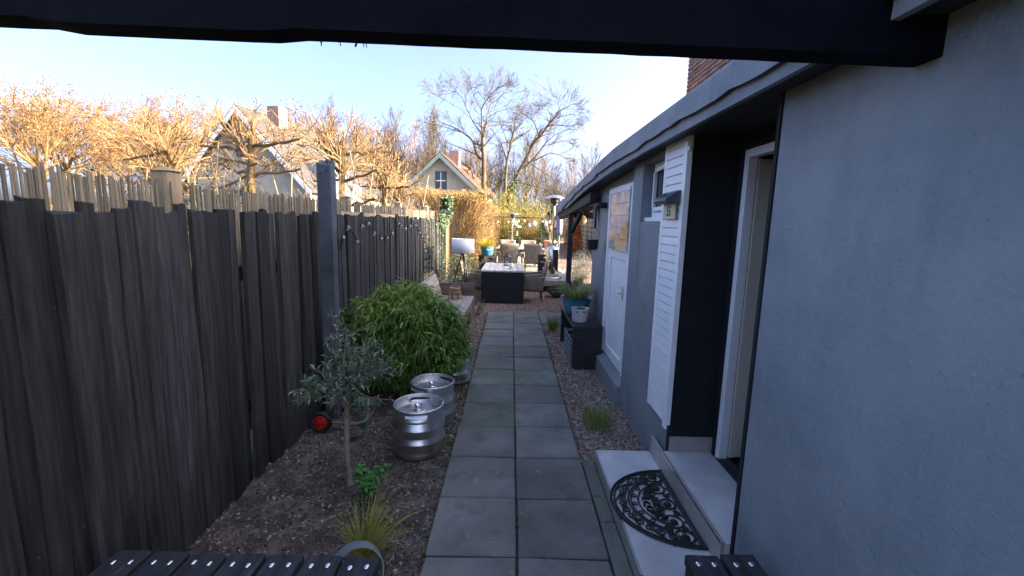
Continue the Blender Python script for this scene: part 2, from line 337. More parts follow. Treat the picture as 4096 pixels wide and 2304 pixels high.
soil = tag(obj('soil_bed', gridmesh('soil_bed', -1.95, -.40, .2, 5.2, .018, zs), SOIL), kind='structure')
zg = lambda X, Y: -.030+.014*vnoise(X, Y, 3, 4)+.010*vnoise(X, Y, 20, 5)
for nm, a in (('gravel_bed', (.55, 1.3, 3.0, 9)), ('gravel_bed', (-2.0, -.40, 5.2, 8.6)), ('gravel_bed', (-2.0, 2.6, 8.56, 13.0)), ('gravel_path', (1.25, 6.5, 13.0, 48))):
    tag(obj(nm, gridmesh(nm, *a, .04 if a[3] < 14 else .4, zg), GRAVB), kind='structure')
# paving: two rows of half-metre slabs, each its own piece
path = tag(obj('path', MB().box((-.425, -1.6, -.09), (.571, 8.575, -.045)).box((.575, 7.58, -.09), (1.06, 8.575, -.045)).mesh('path'), JOINT), kind='structure')
def slab(parent, name, x0, x1, y0, y1, mt, tilt=.0035, z=0.0):
    h = [z+random.gauss(0, tilt) for _ in range(4)]
    p = [(x0, y0, -.05), (x1, y0, -.05), (x1, y1, -.05), (x0, y1, -.05), (x0, y0, h[0]), (x1, y0, h[1]), (x1, y1, h[2]), (x0, y1, h[3])]
    return obj(name, MB().hexa(p).mesh(name, .008, 1), mt, parent)
for i in range(-7, 13):
    for j in (-1, 0):
        y = 2.08+.5*i+(random.gauss(0, .003)); x = .073+.5*j
        slab(path, 'paving_slab', x+.005+random.gauss(0, .0015), x+.495+random.gauss(0, .0015), y+.004, y+.495, TILEG if (i in (3, 4, 5, 7) and j == -1 or i == 5) else TILE)
for i in (11, 12): slab(path, 'paving_slab', .580, 1.055, 2.08+.5*i+.005, 2.08+.5*i+.495, TILE)
edge = tag(obj('paving_edge', MB().box((.574, -.4, -.09), (.682, 3.07, -.045)).mesh('paving_edge'), JOINT), kind='structure')
for a, b in zip([-.4, .3, .85, 1.35, 1.86, 2.37, 2.615], [.3, .85, 1.35, 1.86, 2.37, 2.615, 3.07]): slab(edge, 'edge_slab', .578+random.gauss(0, .002), .668, a+.004, b-.004, TILEG, .003, .002)
# loose stones, clods and straw (uncountable)
def scatter(n, x0, x1, y0, y1, keep=None, pw=1.0):
    P = np.stack([RNG.uniform(x0, x1, n), y0+(y1-y0)*RNG.random(n)**pw], 1)
    return P if keep is None else P[keep(P[:, 0], P[:, 1])]
def stones(name, P, s0, s1, zf, mt, dark=.35, lift=.35):
    S = s0*(s1/s0)**(RNG.random(len(P))**1.6); Z = zf(P[:, 0], P[:, 1])+S*lift
    V, F = pebbles_np(np.column_stack([P, Z]), S); v = np.clip(RNG.beta(1.3, 2.2, len(P)), 0, .95)*(1 if dark else 1)
    tag(obj(name, npmesh(name, V, F, np.repeat(v, len(ICO_V)), True), mt), kind='stuff')
stones('gravel', np.concatenate([scatter(11500, .575, 1.14, 3.06, 7.6, lambda x, y: ~((x > 1.08) & (y > 4.1) & (y < 5.2)), 1.3), scatter(1500, .58, 1.1, 7.6, 9)]), .006, .016, zg, PEB)
stones('gravel', scatter(7500, -2, 1.9, 8.58, 12.5, None, 1.2), .008, .018, zg, PEB)
stones('gravel', np.concatenate([scatter(2600, -.72, -.43, 3.3, 8.6), scatter(2600, -1.7, -.43, 5.0, 8.6)]), .006, .015, lambda X, Y: np.where(Y < 5.2, zs(X, Y), zg(X, Y)), PEB)
stones('gravel', scatter(9000, 1.3, 5.5, 13, 32, None, 1.6), .012, .024, zg, PEB)
stones('soil_clods', scatter(19000, -1.75, -.43, 1.2, 5.1, None, 1.25), .0025, .0125, zs, CLOD)
stones('crumbs', scatter(46, .6, .66, 1.2, 3.05), .003, .007, lambda X, Y: X*0, CLOD); stones('crumbs', scatter(60, -.42, .56, 1.2, 7), .002, .005, lambda X, Y: X*0+.001, CLOD)
def straw(name, P, zf, L0, L1):
    n = len(P); a = RNG.uniform(0, 6.28, n); L = RNG.uniform(L0, L1, n); C = np.column_stack([P, zf(P[:, 0], P[:, 1])+.006])
    d = np.column_stack([np.cos(a), np.sin(a), RNG.normal(.05, .15, n)])*L[:, None]; k = np.column_stack([-np.sin(a), np.cos(a), 0*a+.4])*(L*RNG.normal(0, .12, n))[:, None]
    V, F = tubes_np([(np.array([C[i], C[i]+d[i]*.5+k[i], C[i]+d[i]]), np.array([.0017, .0016, .0009]), 4) for i in range(n)])
    tag(obj(name, npmesh(name, V, F, np.repeat(RNG.random(n), 12)), STRAW), kind='stuff')
straw('straw', np.concatenate([scatter(330, .62, 1.08, 3.05, 4.1), scatter(160, .6, 1.0, 4.1, 7.6), scatter(90, .62, .9, 6.8, 7.4)]), zg, .03, .12)
straw('straw', np.concatenate([scatter(150, -1.6, -.43, 1.6, 5), scatter(110, -.7, -.43, 1.6, 6)]), zs, .02, .09)
n = 170; P = np.concatenate([scatter(60, -.42, .56, 1.2, 8), scatter(110, -1.65, -.43, 1.3, 5.1)]); g = np.random.default_rng(77); Z = np.where(P[:, 0] < -.43, zs(P[:, 0], P[:, 1])+.008, .006)
V, F = leaves_np(np.column_stack([P, Z]), np.column_stack([g.normal(0, 1, (n, 2)), g.normal(0, .12, n)]), np.column_stack([g.normal(0, .3, (n, 2)), np.ones(n)]), g.uniform(.012, .042, n), g.uniform(.006, .016, n), .3); tag(obj('leaf_litter', npmesh('leaf_litter', V, F, np.repeat(g.random(n), 5)), M('fallen leaf', (.09, .045, .02), (.50, .42, .24), .8, 20, var=True, c3=(.24, .16, .07))), kind='stuff')
g = np.random.default_rng(78); P = np.concatenate([np.column_stack([.073+g.normal(0, .004, 420), g.uniform(1.2, 8.5, 420)])]+[np.column_stack([g.uniform(-.42, .56, 26), np.full(26, 2.08+.5*i)+g.normal(0, .003, 26)]) for i in range(-2, 13)]); stones('joint_grit', P, .0016, .0048, lambda X, Y: X*0-.004, CLOD)
P = np.column_stack([np.where(g.random(900) < .5, -.425+g.normal(-.006, .010, 900), .575+g.normal(.004, .008, 900)), g.uniform(1.2, 8.5, 900)]); P = P[(P[:, 0] < 0) | (P[:, 1] > 3.1)]; stones('edge_grit', P, .003, .010, lambda X, Y: X*0-.010, CLOD)
P = np.concatenate([np.column_stack([-.428+g.normal(0, .006, 260), 8.5-6.8*g.random(260)**.7]), np.column_stack([.574+g.normal(0, .004, 120), g.uniform(3.1, 8, 120)]), np.column_stack([.073+g.normal(0, .003, 130), g.uniform(1.6, 7, 130)])]); stones('moss', P, .004, .011, lambda X, Y: X*0-.005, M('moss', (.035, .06, .012), (.10, .15, .035), .95, 40, .6, 90), lift=.1)
# ---------------------------------------------------------------- canopy beam over the viewer
cn = thing('porch_beam', 'black timber beam spanning the top of the view over the path', 'beam', (0, 1.3, 2.2))
b = MB(); xs = np.linspace(-4.2, 4.2, 110); zb = 2.241-.012*xs/.6*.8
low = [(x, z+random.uniform(-.001, .001)-(.010 if -.62 > x > -1.2 else 0)) for x, z in zip(xs, zb)]
b.prism([(low[0][0], 2.56)]+low+[(low[-1][0], 2.56)], 1.215, 1.298, ax=1); b.build('beam', LINTEL, cn)
b = MB()
for k in range(9):
    x = random.uniform(-.62, -.38); L = random.uniform(.004, .014); z = 2.245-.016*x; b.bar((x, 1.302, z), (x+random.uniform(-.006, .006), 1.302, z-L), .002, .002)
b.build('fibre', BITUD, cn)
# ================================================================ CHARRED FENCE
fence = thing('plank_fence', 'long black charred fence of rough upright planks', 'fence', (-1.72, 6, 0))
MB().box((-1.775, .3, 1.35), (-1.742, 11.45, 1.44)).box((-1.775, .3, .45), (-1.742, 11.45, .54)).build('rail', WOODF, fence)
y = .35; nails = []
while y < 11.38:
    wd = random.choice([.06, .075, .09, .1, .115]); wd = min(wd, 11.42-y); th = random.uniform(.018, .034); xo = -1.74+random.choice([0, 0, .006, .012, .024]); top = 1.80+random.gauss(0, .016)+(.03 if 6.8 < y < 7.2 else 0)
    if random.random() < .04: xo -= .02; top -= .05
    t1, t2 = random.gauss(0, .007), random.gauss(0, .008); vs = []; zs_ = [-.03, .45, .95, 1.4, 1]
    for k, z in enumerate([-.03, .4, .85, 1.3, None]):
        dy = t1*(k/4)+random.gauss(0, .0025); dx = t2*(k/4)+random.gauss(0, .002)
        for q, (u, v) in enumerate(((0, 0), (1, 0), (1, .55), (1, 1), (0, 1))):
            zz = z if z is not None else top+random.gauss(0, .006)
            vs.append((xo+dx+u*(th+(.004 if q == 2 else random.gauss(0, .0015))), y+dy+v*wd, zz))
    fs = [(i*5+k, i*5+(k+1) % 5, i*5+5+(k+1) % 5, i*5+5+k) for i in range(4) for k in range(5)]+[(20, 21, 22, 23, 24)]
    MB().add(vs, fs).build('plank', WOODF, fence); nails.append((xo+th, y+wd*.5)); y += wd+random.choice([0, .001, .002, .003, .008])
b = MB()
for x, y_ in nails:
    for z in (.5, 1.4): b.lathe([(.0055, 0), (.004, .003), (.0001, .0035)], 6, (0, 0, 0)); b.v[-18:] = [(x+.004+v[2], y_+v[0]+.01, z+v[1]) for v in b.v[-18:]]
tag(b.build('nails', RUST, fence), kind='stuff')
MB().box((-1.79, 11.43, -.03), (-1.69, 11.53, 1.84)).build('end_post', TANW, fence)
def tall_post(x, y, top, label):
    t = thing('tall_post', label, 'post', (x, y, 0)); b = MB(); n = 7
    prof = [(-.060, -.05), (.060, -.05), (.060, .05), (-.060, .05)]; vs = []
    for i in range(n):
        z = -.05+(top+.05)*i/(n-1)
        for k, (u, v) in enumerate(prof):
            zz = z+([.0, -.02, .03, .035][k] if i == n-1 else 0); vs.append((x+u*(1-.06*i/n)+random.gauss(0, .0016), y+v+random.gauss(0, .0016), zz))
    b.add(vs, [(i*4+k, i*4+(k+1) % 4, i*4+4+(k+1) % 4, i*4+4+k) for i in range(n-1) for k in range(4)]+[(4*n-4, 4*n-3, 4*n-2, 4*n-1)]); b.build('shaft', POST, t, .004)
    for k in range(7): a, c = random.uniform(-.045, .045), random.uniform(-.035, .035); MB().box((x+a-.012, y+c-.012, top-.01), (x+a+.012, y+c+.012, top+random.uniform(.015, .045)), random.uniform(0, 1.5)).build('broken_top', POST, t)
    MB().tube([(x-.022, y-.0535, top-.085), (x-.022, y-.048, top-.085)], .009, 8).build('bolt_hole', BLACKM, t); MB().tube([(x+.03, y-.0535, top-.06), (x+.03, y-.048, top-.06)], .007, 8).build('bolt_hole', BLACKM, t)
tall_post(-1.575, 3.76, 2.215, 'tall dark square post with chipped top, beside the bamboo bush')
# ---------------------------------------------------------------- neighbour's reed screen
reed = thing('reed_fence', 'pale reed screen with timber posts behind the black fence', 'fence', (-2.05, 6, 0))
py_ = [-.2, 2.7, 5.58, 8.15, 10.8]
for k, y in enumerate(py_):
    x = -2.1; top = [2.0, 2.02, 2.03, 2.075, 2.11][k]
    p = MB().box((x-.055, y-.055, -.03), (x+.055, y+.055, top)).build('post', TANW, reed, .006)
    MB().add([(x-.065, y-.065, top), (x+.065, y-.065, top), (x+.065, y+.065, top), (x-.065, y+.065, top), (x, y, top+.03)], [(0, 1, 4), (1, 2, 4), (2, 3, 4), (3, 0, 4), (3, 2, 1, 0)]).build('post_cap', TANW, p)
for a, b_ in zip(py_, py_[1:]+[12.0]):
    paths, var = [], []
    yy = a+.07
    while yy < b_-.06:
        r = random.uniform(.005, .0095); tz = 1.925+.006*yy+random.gauss(0, .014); x = -2.02+random.gauss(0, .004); w_ = random.gauss(0, .006)
        paths.append((np.array([(x, yy, .1), (x+w_*.5, yy+random.gauss(0, .003), 1.2), (x+w_, yy+random.gauss(0, .004), tz)]), np.array([r, r, r*.95]), 5)); var.append(random.random()); yy += r*2+.0005
    V, F = tubes_np(paths); V -= woff(reed)
    tag(obj('reed_panel', npmesh('reed_panel', V, F, np.repeat(var, 15), True), REED, reed), kind='stuff')
MB().box((-1.93, 4.9, 1.80), (-1.90, 8.1, 1.845)).build('top_rail', TANW, reed)
# ================================================================ HOUSE ANNEXE (right)
hs = thing('house_annexe', 'low anthracite rendered annexe with white doors and a felt roof edge', 'house', (1.12, 2.8, 0))
EY = [-1.2, 1.9, 3.2, 4.3, 5.0, 5.6, 6.1, 6.6, 7.2, 7.6, 8.0, 8.5, 9.0, 9.45]
ETOP = np.interp(EY, [-1.2, 4.3, 5.0, 5.6, 6.6, 8, 9.5], [2.50, 2.485, 2.45, 2.41, 2.34, 2.25, 2.15]); ELOW = np.interp(EY, [-1.2, 3.6, 4.6, 5.9, 7.4, 9.5], [2.36, 2.365, 2.34, 2.28, 2.15, 1.945])
YD = np.linspace(-1.2, 9.45, 90); TOP = np.interp(YD, EY, ETOP); LOW = np.interp(YD, EY, ELOW)+np.array([random.gauss(0, .004) for _ in YD])+.006*np.sin(YD*3.1)
for k in (52, 60, 66, 73, 74, 83): LOW[k] += .028
def strip(rows, closed=False):
    n = len(rows[0]); vs = [p for r in rows for p in r]; m = len(rows)
    return vs, [(i*n+k, i*n+k+1, i*n+n+k+1, i*n+n+k) for i in range(m-1) for k in range(n-1)]
zr = lambda x: .10*(x-.95)
vs, fs = strip([[(x, y, t+z+zr(x)) for y, t in zip(YD, T)] for x, T, z in ((2.75, TOP, .0), (1.0, TOP, .012), (.955, TOP, .004), (.948, TOP, -.012), (.945, LOW, 0), (.957, LOW, .002), (.963, TOP, -.02), (1.25, TOP, -.05), (2.75, TOP, -.06))])
MB().add(vs, fs, False).build('roof', BITU, hs)
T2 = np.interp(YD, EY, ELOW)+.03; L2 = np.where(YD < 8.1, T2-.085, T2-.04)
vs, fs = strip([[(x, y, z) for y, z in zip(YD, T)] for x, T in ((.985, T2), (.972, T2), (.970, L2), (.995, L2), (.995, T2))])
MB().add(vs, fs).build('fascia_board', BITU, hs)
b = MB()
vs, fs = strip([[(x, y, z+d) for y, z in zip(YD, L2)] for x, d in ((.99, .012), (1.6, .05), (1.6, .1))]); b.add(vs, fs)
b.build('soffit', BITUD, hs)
b = MB()                                                        # wall round the window, then door wall, then the wall past the entrance
b.box((1.12, 3.82, -.05), (1.45, 4.12, 2.5)).box((1.12, 2.84, -.05), (1.45, 3.82, 1.80)).box((1.12, 2.84, 2.29), (1.45, 3.82, 2.5)).box((1.12, 2.84, 1.80), (1.45, 3.22, 2.29)).box((1.235, 3.22, 1.80), (1.45, 3.82, 2.29))
b.box((1.2, 5.32, -.05), (1.45, 6.4, 2.42)).box((1.2, 4.12, 2.2), (1.45, 5.32, 2.46)).box((1.2, 4.12, -.05), (1.45, 5.32, .19)).box((1.26, 4.12, .19), (1.45, 5.32, 2.2))
b.box((1.12, -1.2, -.05), (1.45, 1.90, 2.5)); b.box((1.45, 6.15, -.05), (3.0, 6.4, 2.5))
b.build('wall', WALL, hs, .006, 2)
MB().prism([(1.078, -.05), (1.2, -.05), (1.2, .215), (1.165, .205), (1.085, .17)], 4.122, 5.17, ax=1).build('plinth', WALL, hs, .004)
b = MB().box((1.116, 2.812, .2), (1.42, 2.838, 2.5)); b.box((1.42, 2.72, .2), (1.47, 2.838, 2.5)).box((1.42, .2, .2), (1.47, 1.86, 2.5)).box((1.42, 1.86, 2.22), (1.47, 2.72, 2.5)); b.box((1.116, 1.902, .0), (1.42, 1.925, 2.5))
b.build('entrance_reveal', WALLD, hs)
b = MB()
for k in range(60): z = .3+k*.035; b.box((1.104, 2.806, z), (1.104+random.uniform(.006, .016), 2.816, z+.04))
b.build('caulk', BITUD, hs)
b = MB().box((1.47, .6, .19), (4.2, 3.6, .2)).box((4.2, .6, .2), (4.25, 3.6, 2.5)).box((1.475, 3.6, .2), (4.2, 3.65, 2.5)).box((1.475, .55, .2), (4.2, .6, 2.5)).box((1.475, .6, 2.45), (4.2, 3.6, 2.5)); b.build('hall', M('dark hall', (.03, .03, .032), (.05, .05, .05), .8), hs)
# front door, ajar
df = MB().box((1.418, 2.70, .225), (1.480, 2.745, 2.24)).box((1.43, 2.745, .225), (1.475, 2.808, 2.24)).box((1.418, 1.86, .225), (1.48, 1.90, 2.24)).box((1.418, 1.90, 2.19), (1.48, 2.70, 2.24)).build('door_frame', WHITE, hs, .004)
door = MB().hexa([(1.487, 2.700, .245), (2.28, 2.80, .245), (2.275, 2.84, .245), (1.482, 2.74, .245), (1.487, 2.700, 2.185), (2.28, 2.80, 2.185), (2.275, 2.84, 2.185), (1.482, 2.74, 2.185)]).build('front_door', CREAM, hs, .003)
def onleaf(u, z, o): dx, dy = .793, .1; L = math.hypot(dx, dy); return (1.487+dx*u/L+dy/L*o, 2.70+dy*u/L-dx/L*o, z)
for z0, z1 in ((.36, 1.05), (1.18, 2.08)):
    for a, c in ((.10, .14), (.64, .68)): MB().hexa([onleaf(u, z, o) for z in (z0, z1) for u, o in ((a, .001), (c, .001), (c, .016), (a, .016))]).build('door_moulding', CREAM, door, .003)
    for za, zb_ in ((z0, z0+.04), (z1-.04, z1)): MB().hexa([onleaf(u, z, o) for z in (za, zb_) for u, o in ((.14, .001), (.64, .001), (.64, .016), (.14, .016))]).build('door_moulding', CREAM, door, .003)
MB().tube([onleaf(.72, 1.15, .0), onleaf(.72, 1.15, .05), onleaf(.62, 1.15, .05)], .009, 8).build('handle', STEEL, door)
MB().box((1.415, 1.90, .19), (1.50, 2.72, .24)).build('threshold', BITUD, hs, .003)
# white shed door with its frame
fr = MB().box((1.165, 5.255, .215), (1.262, 5.318, 2.19)).box((1.165, 4.13, 2.125), (1.262, 5.255, 2.19)).box((1.165, 4.13, .215), (1.262, 4.335, 2.125)).box((1.150, 4.35, 2.12), (1.164, 5.2, 2.155)).build('door_frame', WHITE, hs, .004)
dr = MB().box((1.200, 4.337, .22), (1.258, 5.253, 2.123)).build('shed_door', WHITE, hs, .003)
for a, c in (((1.180, 4.34, .22), (1.199, 4.44, 1.5)), ((1.180, 5.13, .22), (1.199, 5.25, 1.5)), ((1.180, 4.44, .22), (1.199, 5.13, .34)), ((1.180, 4.44, 1.40), (1.199, 5.13, 1.5))): MB().box(a, c).build('door_rail', WHITE, dr, .004)
for z_ in (.5, 1.9): MB().tube([(1.190, 5.256, z_), (1.190, 5.256, z_+.09)], .011, 8).build('hinge', STEEL, dr)
MB().tube([(1.178, 4.47, 1.07), (1.13, 4.47, 1.07), (1.13, 4.57, 1.07)], .010, 8).box((1.172, 4.45, .99), (1.179, 4.49, 1.13)).build('handle', STEEL, dr)
# window
wf = MB().box((1.205, 3.22, 1.84), (1.232, 3.80, 1.885)).box((1.205, 3.22, 2.245), (1.232, 3.80, 2.288)).box((1.205, 3.755, 1.885), (1.232, 3.80, 2.245)).box((1.205, 3.22, 1.885), (1.232, 3.25, 2.245)).build('window_frame', WHITE, hs, .004)
MB().box((1.216, 3.25, 1.885), (1.222, 3.755, 2.245)).build('pane', WGLASS, wf)
b = MB(); b.hexa([(1.165+u*.035, y_, z) for z in (1.885, 2.24) for u, y_ in ((0, 3.25), (1, 3.70), (1, 3.73), (.25, 3.27))]) if False else None
b.bar((1.15, 3.26, 1.905), (1.20, 3.74, 1.905), .022, .034).bar((1.15, 3.26, 2.225), (1.20, 3.74, 2.225), .022, .034).bar((1.198, 3.735, 1.92), (1.198, 3.735, 2.21), .03, .022); b.build('sash', WHITE, wf, .003)
MB().box((1.150, 3.225, 1.803), (1.234, 3.815, 1.838)).build('window_sill', WHITE, hs, .004)
# louvred white panels beside the entrance
def shutter(y0, y1, z0, z1):
    s = MB().box((1.098, y0, z0), (1.118, y1, z1)).build('shutter', WHITE, hs, .002)
    MB().box((1.082, y1-.045, z0), (1.0975, y1, z1)).build('stile', WHITE, s, .002); MB().box((1.082, y0, z0-.03), (1.0975, y0+.055, z1)).build('stile', WHITE, s, .002)
    n = int(round((z1-z0)/.0585)); h = (z1-z0)/n
    proto = None
    for k in range(n):
        z = z0+k*h
        if proto is None:
            proto = MB().prism([(1.0972, z+.004), (1.086, z+.004), (1.0835, z+.008), (1.0850, z+h-.003), (1.0972, z+h-.001)], y0+.056, y1-.046, ax=1).build('slat', WHITE, s)
        else:
            c = proto.copy(); COL.objects.link(c); c.parent = s; c.location.z = proto.location.z+k*h
    for yy, zz in ((y1-.022, z0+.07), (y0+.028, z0+.04), (y0+.1, z1-.12), (y1-.02, z1-.2)): MB().tube([(1.0815, yy, zz), (1.079, yy, zz)], .005, 8).build('screw_head', STEEL, s)
shutter(2.795, 3.195, .42, 2.335)
MB().box((1.084, 2.772, 2.235), (1.10, 2.794, 2.262)).tube([(1.09, 2.78, 2.25), (1.10, 2.77, 2.22), (1.114, 2.80, 2.19)], .003, 5).build('wire_clip', WENAM, hs, .004)
# entrance steps
st = thing('entrance_step', 'light tiled two level doorstep with slim metal edges', 'step', (.9, 2.4, 0))
MB().box((.672, 1.862, -.06), (.680, 3.02, .086)).box((.672, 3.02, -.06), (1.115, 3.028, .086)).box((.68, 1.862, -.06), (1.09, 3.02, .080)).build('riser', CERAB, st)
MB().box((.676, 1.862, .0865), (1.069, 3.03, .100)).build('tread', CERA, st, .0015)
MB().box((.664, 1.862, .0868), (.6715, 3.03, .1015)).build('metal_edge', ALU, st); 
MB().box((1.070, 1.925, .06), (1.088, 3.012, .235)).build('riser', CERAB, st, .002)
MB().box((1.089, 1.927, .06), (1.416, 2.810, .2255)).build('tread', CERA, st, .0015)
MB().box((1.0665, 1.93, .226), (1.0695, 2.80, .2365)).build('metal_edge', ALU, st)
MB().box((1.125, 2.797, .2258), (1.42, 2.811, .335)).build('skirting_tile', CERAB, st, .002)
# roof post, beam and brace
rp = thing('roof_post', 'black timber post with a brace carrying the far end of the roof', 'post', (1.08, 8, 0))
MB().box((1.035, 7.95, -.03), (1.122, 8.04, 1.95)).build('post', BITUD, rp, .006)
MB().bar((1.09, 8.03, 1.60), (1.20, 7.6, 1.97), .07, .08).build('brace', BITUD, rp, .006)
MB().bar((1.08, 5.9, 2.13), (1.05, 9.35, 1.93), .085, .13).build('beam', BITUD, rp, .006)
MB().box((1.0, 9.33, 1.90), (2.2, 9.40, 2.03)).build('end_rafter', BITUD, rp, .004)
# ---------------------------------------------------------------- brick house behind
bh = thing('brick_house', 'tall red brick house rising behind the annexe roof', 'house', (2.8, 4, 0))
MB().box((2.765, -3, 0), (9, 7.30, 5.0)).build('mortar_wall', MORT, bh)
MB().box((2.68, -3.1, 5.0), (9.1, 7.40, 5.12)).build('roof', ZINC, bh)
proto = [[MB().box((-.028, 0, 0), (.032, l, .05)).mesh('brick', .004) for l in (.205, .098)] for _ in range(3)]
rest = MB(); cnt = 0
for c in range(80):
    z = .02+c*.0625; off = (c % 2)*.108; yy = 7.315-off-.205; first = True
    if off: y_list = [(7.315-.098, 1)]
    else: y_list = []
    while yy > -2.9: y_list.append((yy, 0)); yy -= .216
    for y_, kd in y_list:
        x = 2.762+random.gauss(0, .0022)
        if 3.70 < z < 4.72 and y_ > 5.45 and cnt < 295:
            mt = random.randrange(3); me = proto[mt][kd]; me.materials.clear(); me.materials.append(BRICKS[mt]); cnt += 1
            o = D.objects.new('brick', me); COL.objects.link(o); o.parent = bh; o.location = Vector((x, y_, z))-bh.location
        elif y_ > -1: rest.box((x-.028, y_, z), (x+.03, y_+(.205, .098)[kd], z+.05))
tag(rest.build('bricks', BRICKS[0], bh), kind='stuff')
gw = thing('sun_screen', 'unseen dark panel added to shade the terrace from the low sun', 'fence', (3.0, 10, 0))  # added out of view to keep low sun off the gravel and table
MB().box((2.96, 7.4, 0), (3.0, 13.2, 2.05)).build('panel', BITUD, gw)
# ================================================================ NEAR OBJECTS
# ---- plank benches at the viewer's feet
def plank_bench(label, x0, n, yf, yn, z, loc):
    t = thing('plank_bench', label, 'bench', loc)
    for k in range(n):
        a = x0+k*.150; w_ = .135; b = MB(); sk = random.gauss(0, .003)
        vs = []
        for i, y in enumerate(np.linspace(yf+random.gauss(0, .004), yn, 6)):
            for u, v in ((0, -.042), (w_, -.042), (w_, -.004), (w_-.006, 0), (.006, 0), (0, -.004)): vs.append((a+u+random.gauss(0, .001)+sk*i, y, z+v+random.gauss(0, .0007)))
        b.add(vs, [(i*6+j, i*6+(j+1) % 6, i*6+6+(j+1) % 6, i*6+6+j) for i in range(5) for j in range(6)]+[tuple(range(6)), tuple(range(30, 36))]); pl = b.build('plank', M('black weathered planks', (.014, .016, .020), (.30, .30, .31), .62, 4, .45, 30, (9, .8, 9), rnd=.2, c3=(.040, .044, .052), pos=(.38, .86)), t)
        for u in (.036, .098): MB().lathe([(.0125, 0), (.0125, .002), (.010, .005), (.004, .0065), (.0001, .0068)], 12, (a+u, yf-.055+random.gauss(0, .004), z+.0005)).build('bolt', ALU, pl)
    for y in (yf-.05, yn+.12): MB().box((x0+.005, y-.045, z-.135), (x0+n*.15-.02, y+.04, z-.0425)).build('crossbar', BLACKW, t, .004)
    for x in (x0+.02, x0+n*.15-.10):
        for y in (yf-.045, yn+.12): MB().box((x, y-.03, -.03), (x+.07, y+.035, z-.136)).build('leg', BLACKW, t, .004)
plank_bench('weathered black plank bench with round bolts, left of the path at the bottom', -1.52, 7, 1.535, .75, .45, (-1, 1.2, 0))
plank_bench('short weathered black plank bench with bolts, on the right by the doormat', .735, 2, 1.585, .95, .45, (.88, 1.3, 0))
# ---- metal hoop
hp = thing('metal_hoop', 'pale metal hoop standing on the soil beside the plank bench', 'hoop', (-.72, 1.86, 0))
b = MB(); c0 = Vector((-.705, 1.86, .082)); ax = Vector((.45, -.85, .30)).normalized(); e1 = ax.cross(Vector((0, 0, 1))).normalized(); e2 = e1.cross(ax); ring = []
for k in range(48):
    a = 2*math.pi*k/48; d = e1*math.cos(a)+e2*math.sin(a)
    for r, h in ((.130, -.034), (.124, .034), (.119, .034), (.125, -.034)): ring.append(c0+d*r+ax*h)
b.add(ring, [(k*4+j, k*4+(j+1) % 4, ((k+1) % 48)*4+(j+1) % 4, ((k+1) % 48)*4+j) for k in range(48) for j in range(4)]); b.build('band', M('dull zinc band', (.30, .34, .38), (.42, .46, .50), .4, 8, .1, 30, metal=.5), hp)
# ---- cast rubber doormat
mt_ = thing('doormat', 'black half round openwork welcome mat lying on the tiled step', 'doormat', (1.066, 2.395, .1005))
def mp(u, v, z=0): return (-v, u, z)                              # u along the straight edge, v outwards
A_, B_ = .365, .425
def ell(k, ph): return (A_*k*math.sin(ph), B_*k*math.cos(ph))
def matpath(b, pts, r, n=6, closed=False, z=.008): b.tube([mp(u, v, z) for u, v in pts], r, n, closed, flat=.9)
b = MB(); phs = np.linspace(-math.pi/2, math.pi/2, 49)
matpath(b, [ell(.982, p) for p in phs], .0085); matpath(b, [ell(.935, p) for p in phs], .005)
matpath(b, [(-A_, .010), (A_, .010)], .0095); matpath(b, [(-A_*.97, .028), (A_*.97, .028)], .005)
b.build('rim', RUBB, mt_, world=False)
b = MB(); pa = np.linspace(-1.12, 1.12, 33)
matpath(b, [ell(.735, p) for p in pa], .0055); matpath(b, [ell(.70, p) for p in pa], .004); matpath(b, [ell(.60, p) for p in pa[3:-3]], .005); matpath(b, [ell(.40, p) for p in pa[6:-6]], .005)
b.build('arc_band', RUBB, mt_, world=False)
def spiral(b, u, v, r0, a0, turns, sg, r=.0052, tail=None):
    pts = []
    for k in range(int(20*turns)+1):
        f = k/(20*turns); a = a0+sg*2*math.pi*turns*f; q = r0*(1-.78*f); pts.append((u+q*math.cos(a), v+q*math.sin(a)))
    if tail: pts = [tail]+pts
    matpath(b, pts, r, 5)
b = MB()
for k, p in enumerate(np.linspace(-1.32, 1.32, 15)):
    u, v = ell(.835, p); u2, v2 = ell(.90, p+.08); spiral(b, u, v, .028, math.pi/2-p+(1 if k % 2 else -1)*1.2, 1.4, 1 if k % 2 else -1, .0048, ell(.76 if k % 2 else .92, p+(.11 if k % 2 else -.11)))
for p in np.linspace(-1.0, 1.0, 7): u, v = ell(.66, p); matpath(b, [(u+.013*math.cos(a), v+.013*math.sin(a)) for a in np.linspace(0, 6.28, 12)[:-1]], .0042, 5, True)
for u, v, r, s in ((-.275, .085, .050, 1), (.275, .085, .050, -1), (-.155, .105, .052, 1), (.155, .105, .052, -1), (0, .085, .045, 1)):
    matpath(b, [(u+r*math.cos(a), v+r*math.sin(a)) for a in np.linspace(0, 6.28, 25)[:-1]], .0058, 6, True); spiral(b, u, v, r*.62, 1.2, 1.2, s, .0045)
for sg in (-1, 1):
    for u, v, r in ((.22, .155, .026), (.09, .165, .026), (.215, .060, .020), (.085, .060, .022), (.315, .15, .018), (.05, .135, .018)): spiral(b, sg*u, v, r, .6, 1.4, sg, .0046, (sg*(u+.03), v+.018))
    matpath(b, [(sg*(.02+.36*t), .135+.06*math.sin(t*7)) for t in np.linspace(0, .8, 22)], .005, 5)
    matpath(b, [(sg*(.03+.34*t), .045+.018*math.sin(t*16)) for t in np.linspace(0, .95, 30)], .0045, 5)
b.build('scrollwork', RUBB, mt_, world=False)
b = MB()
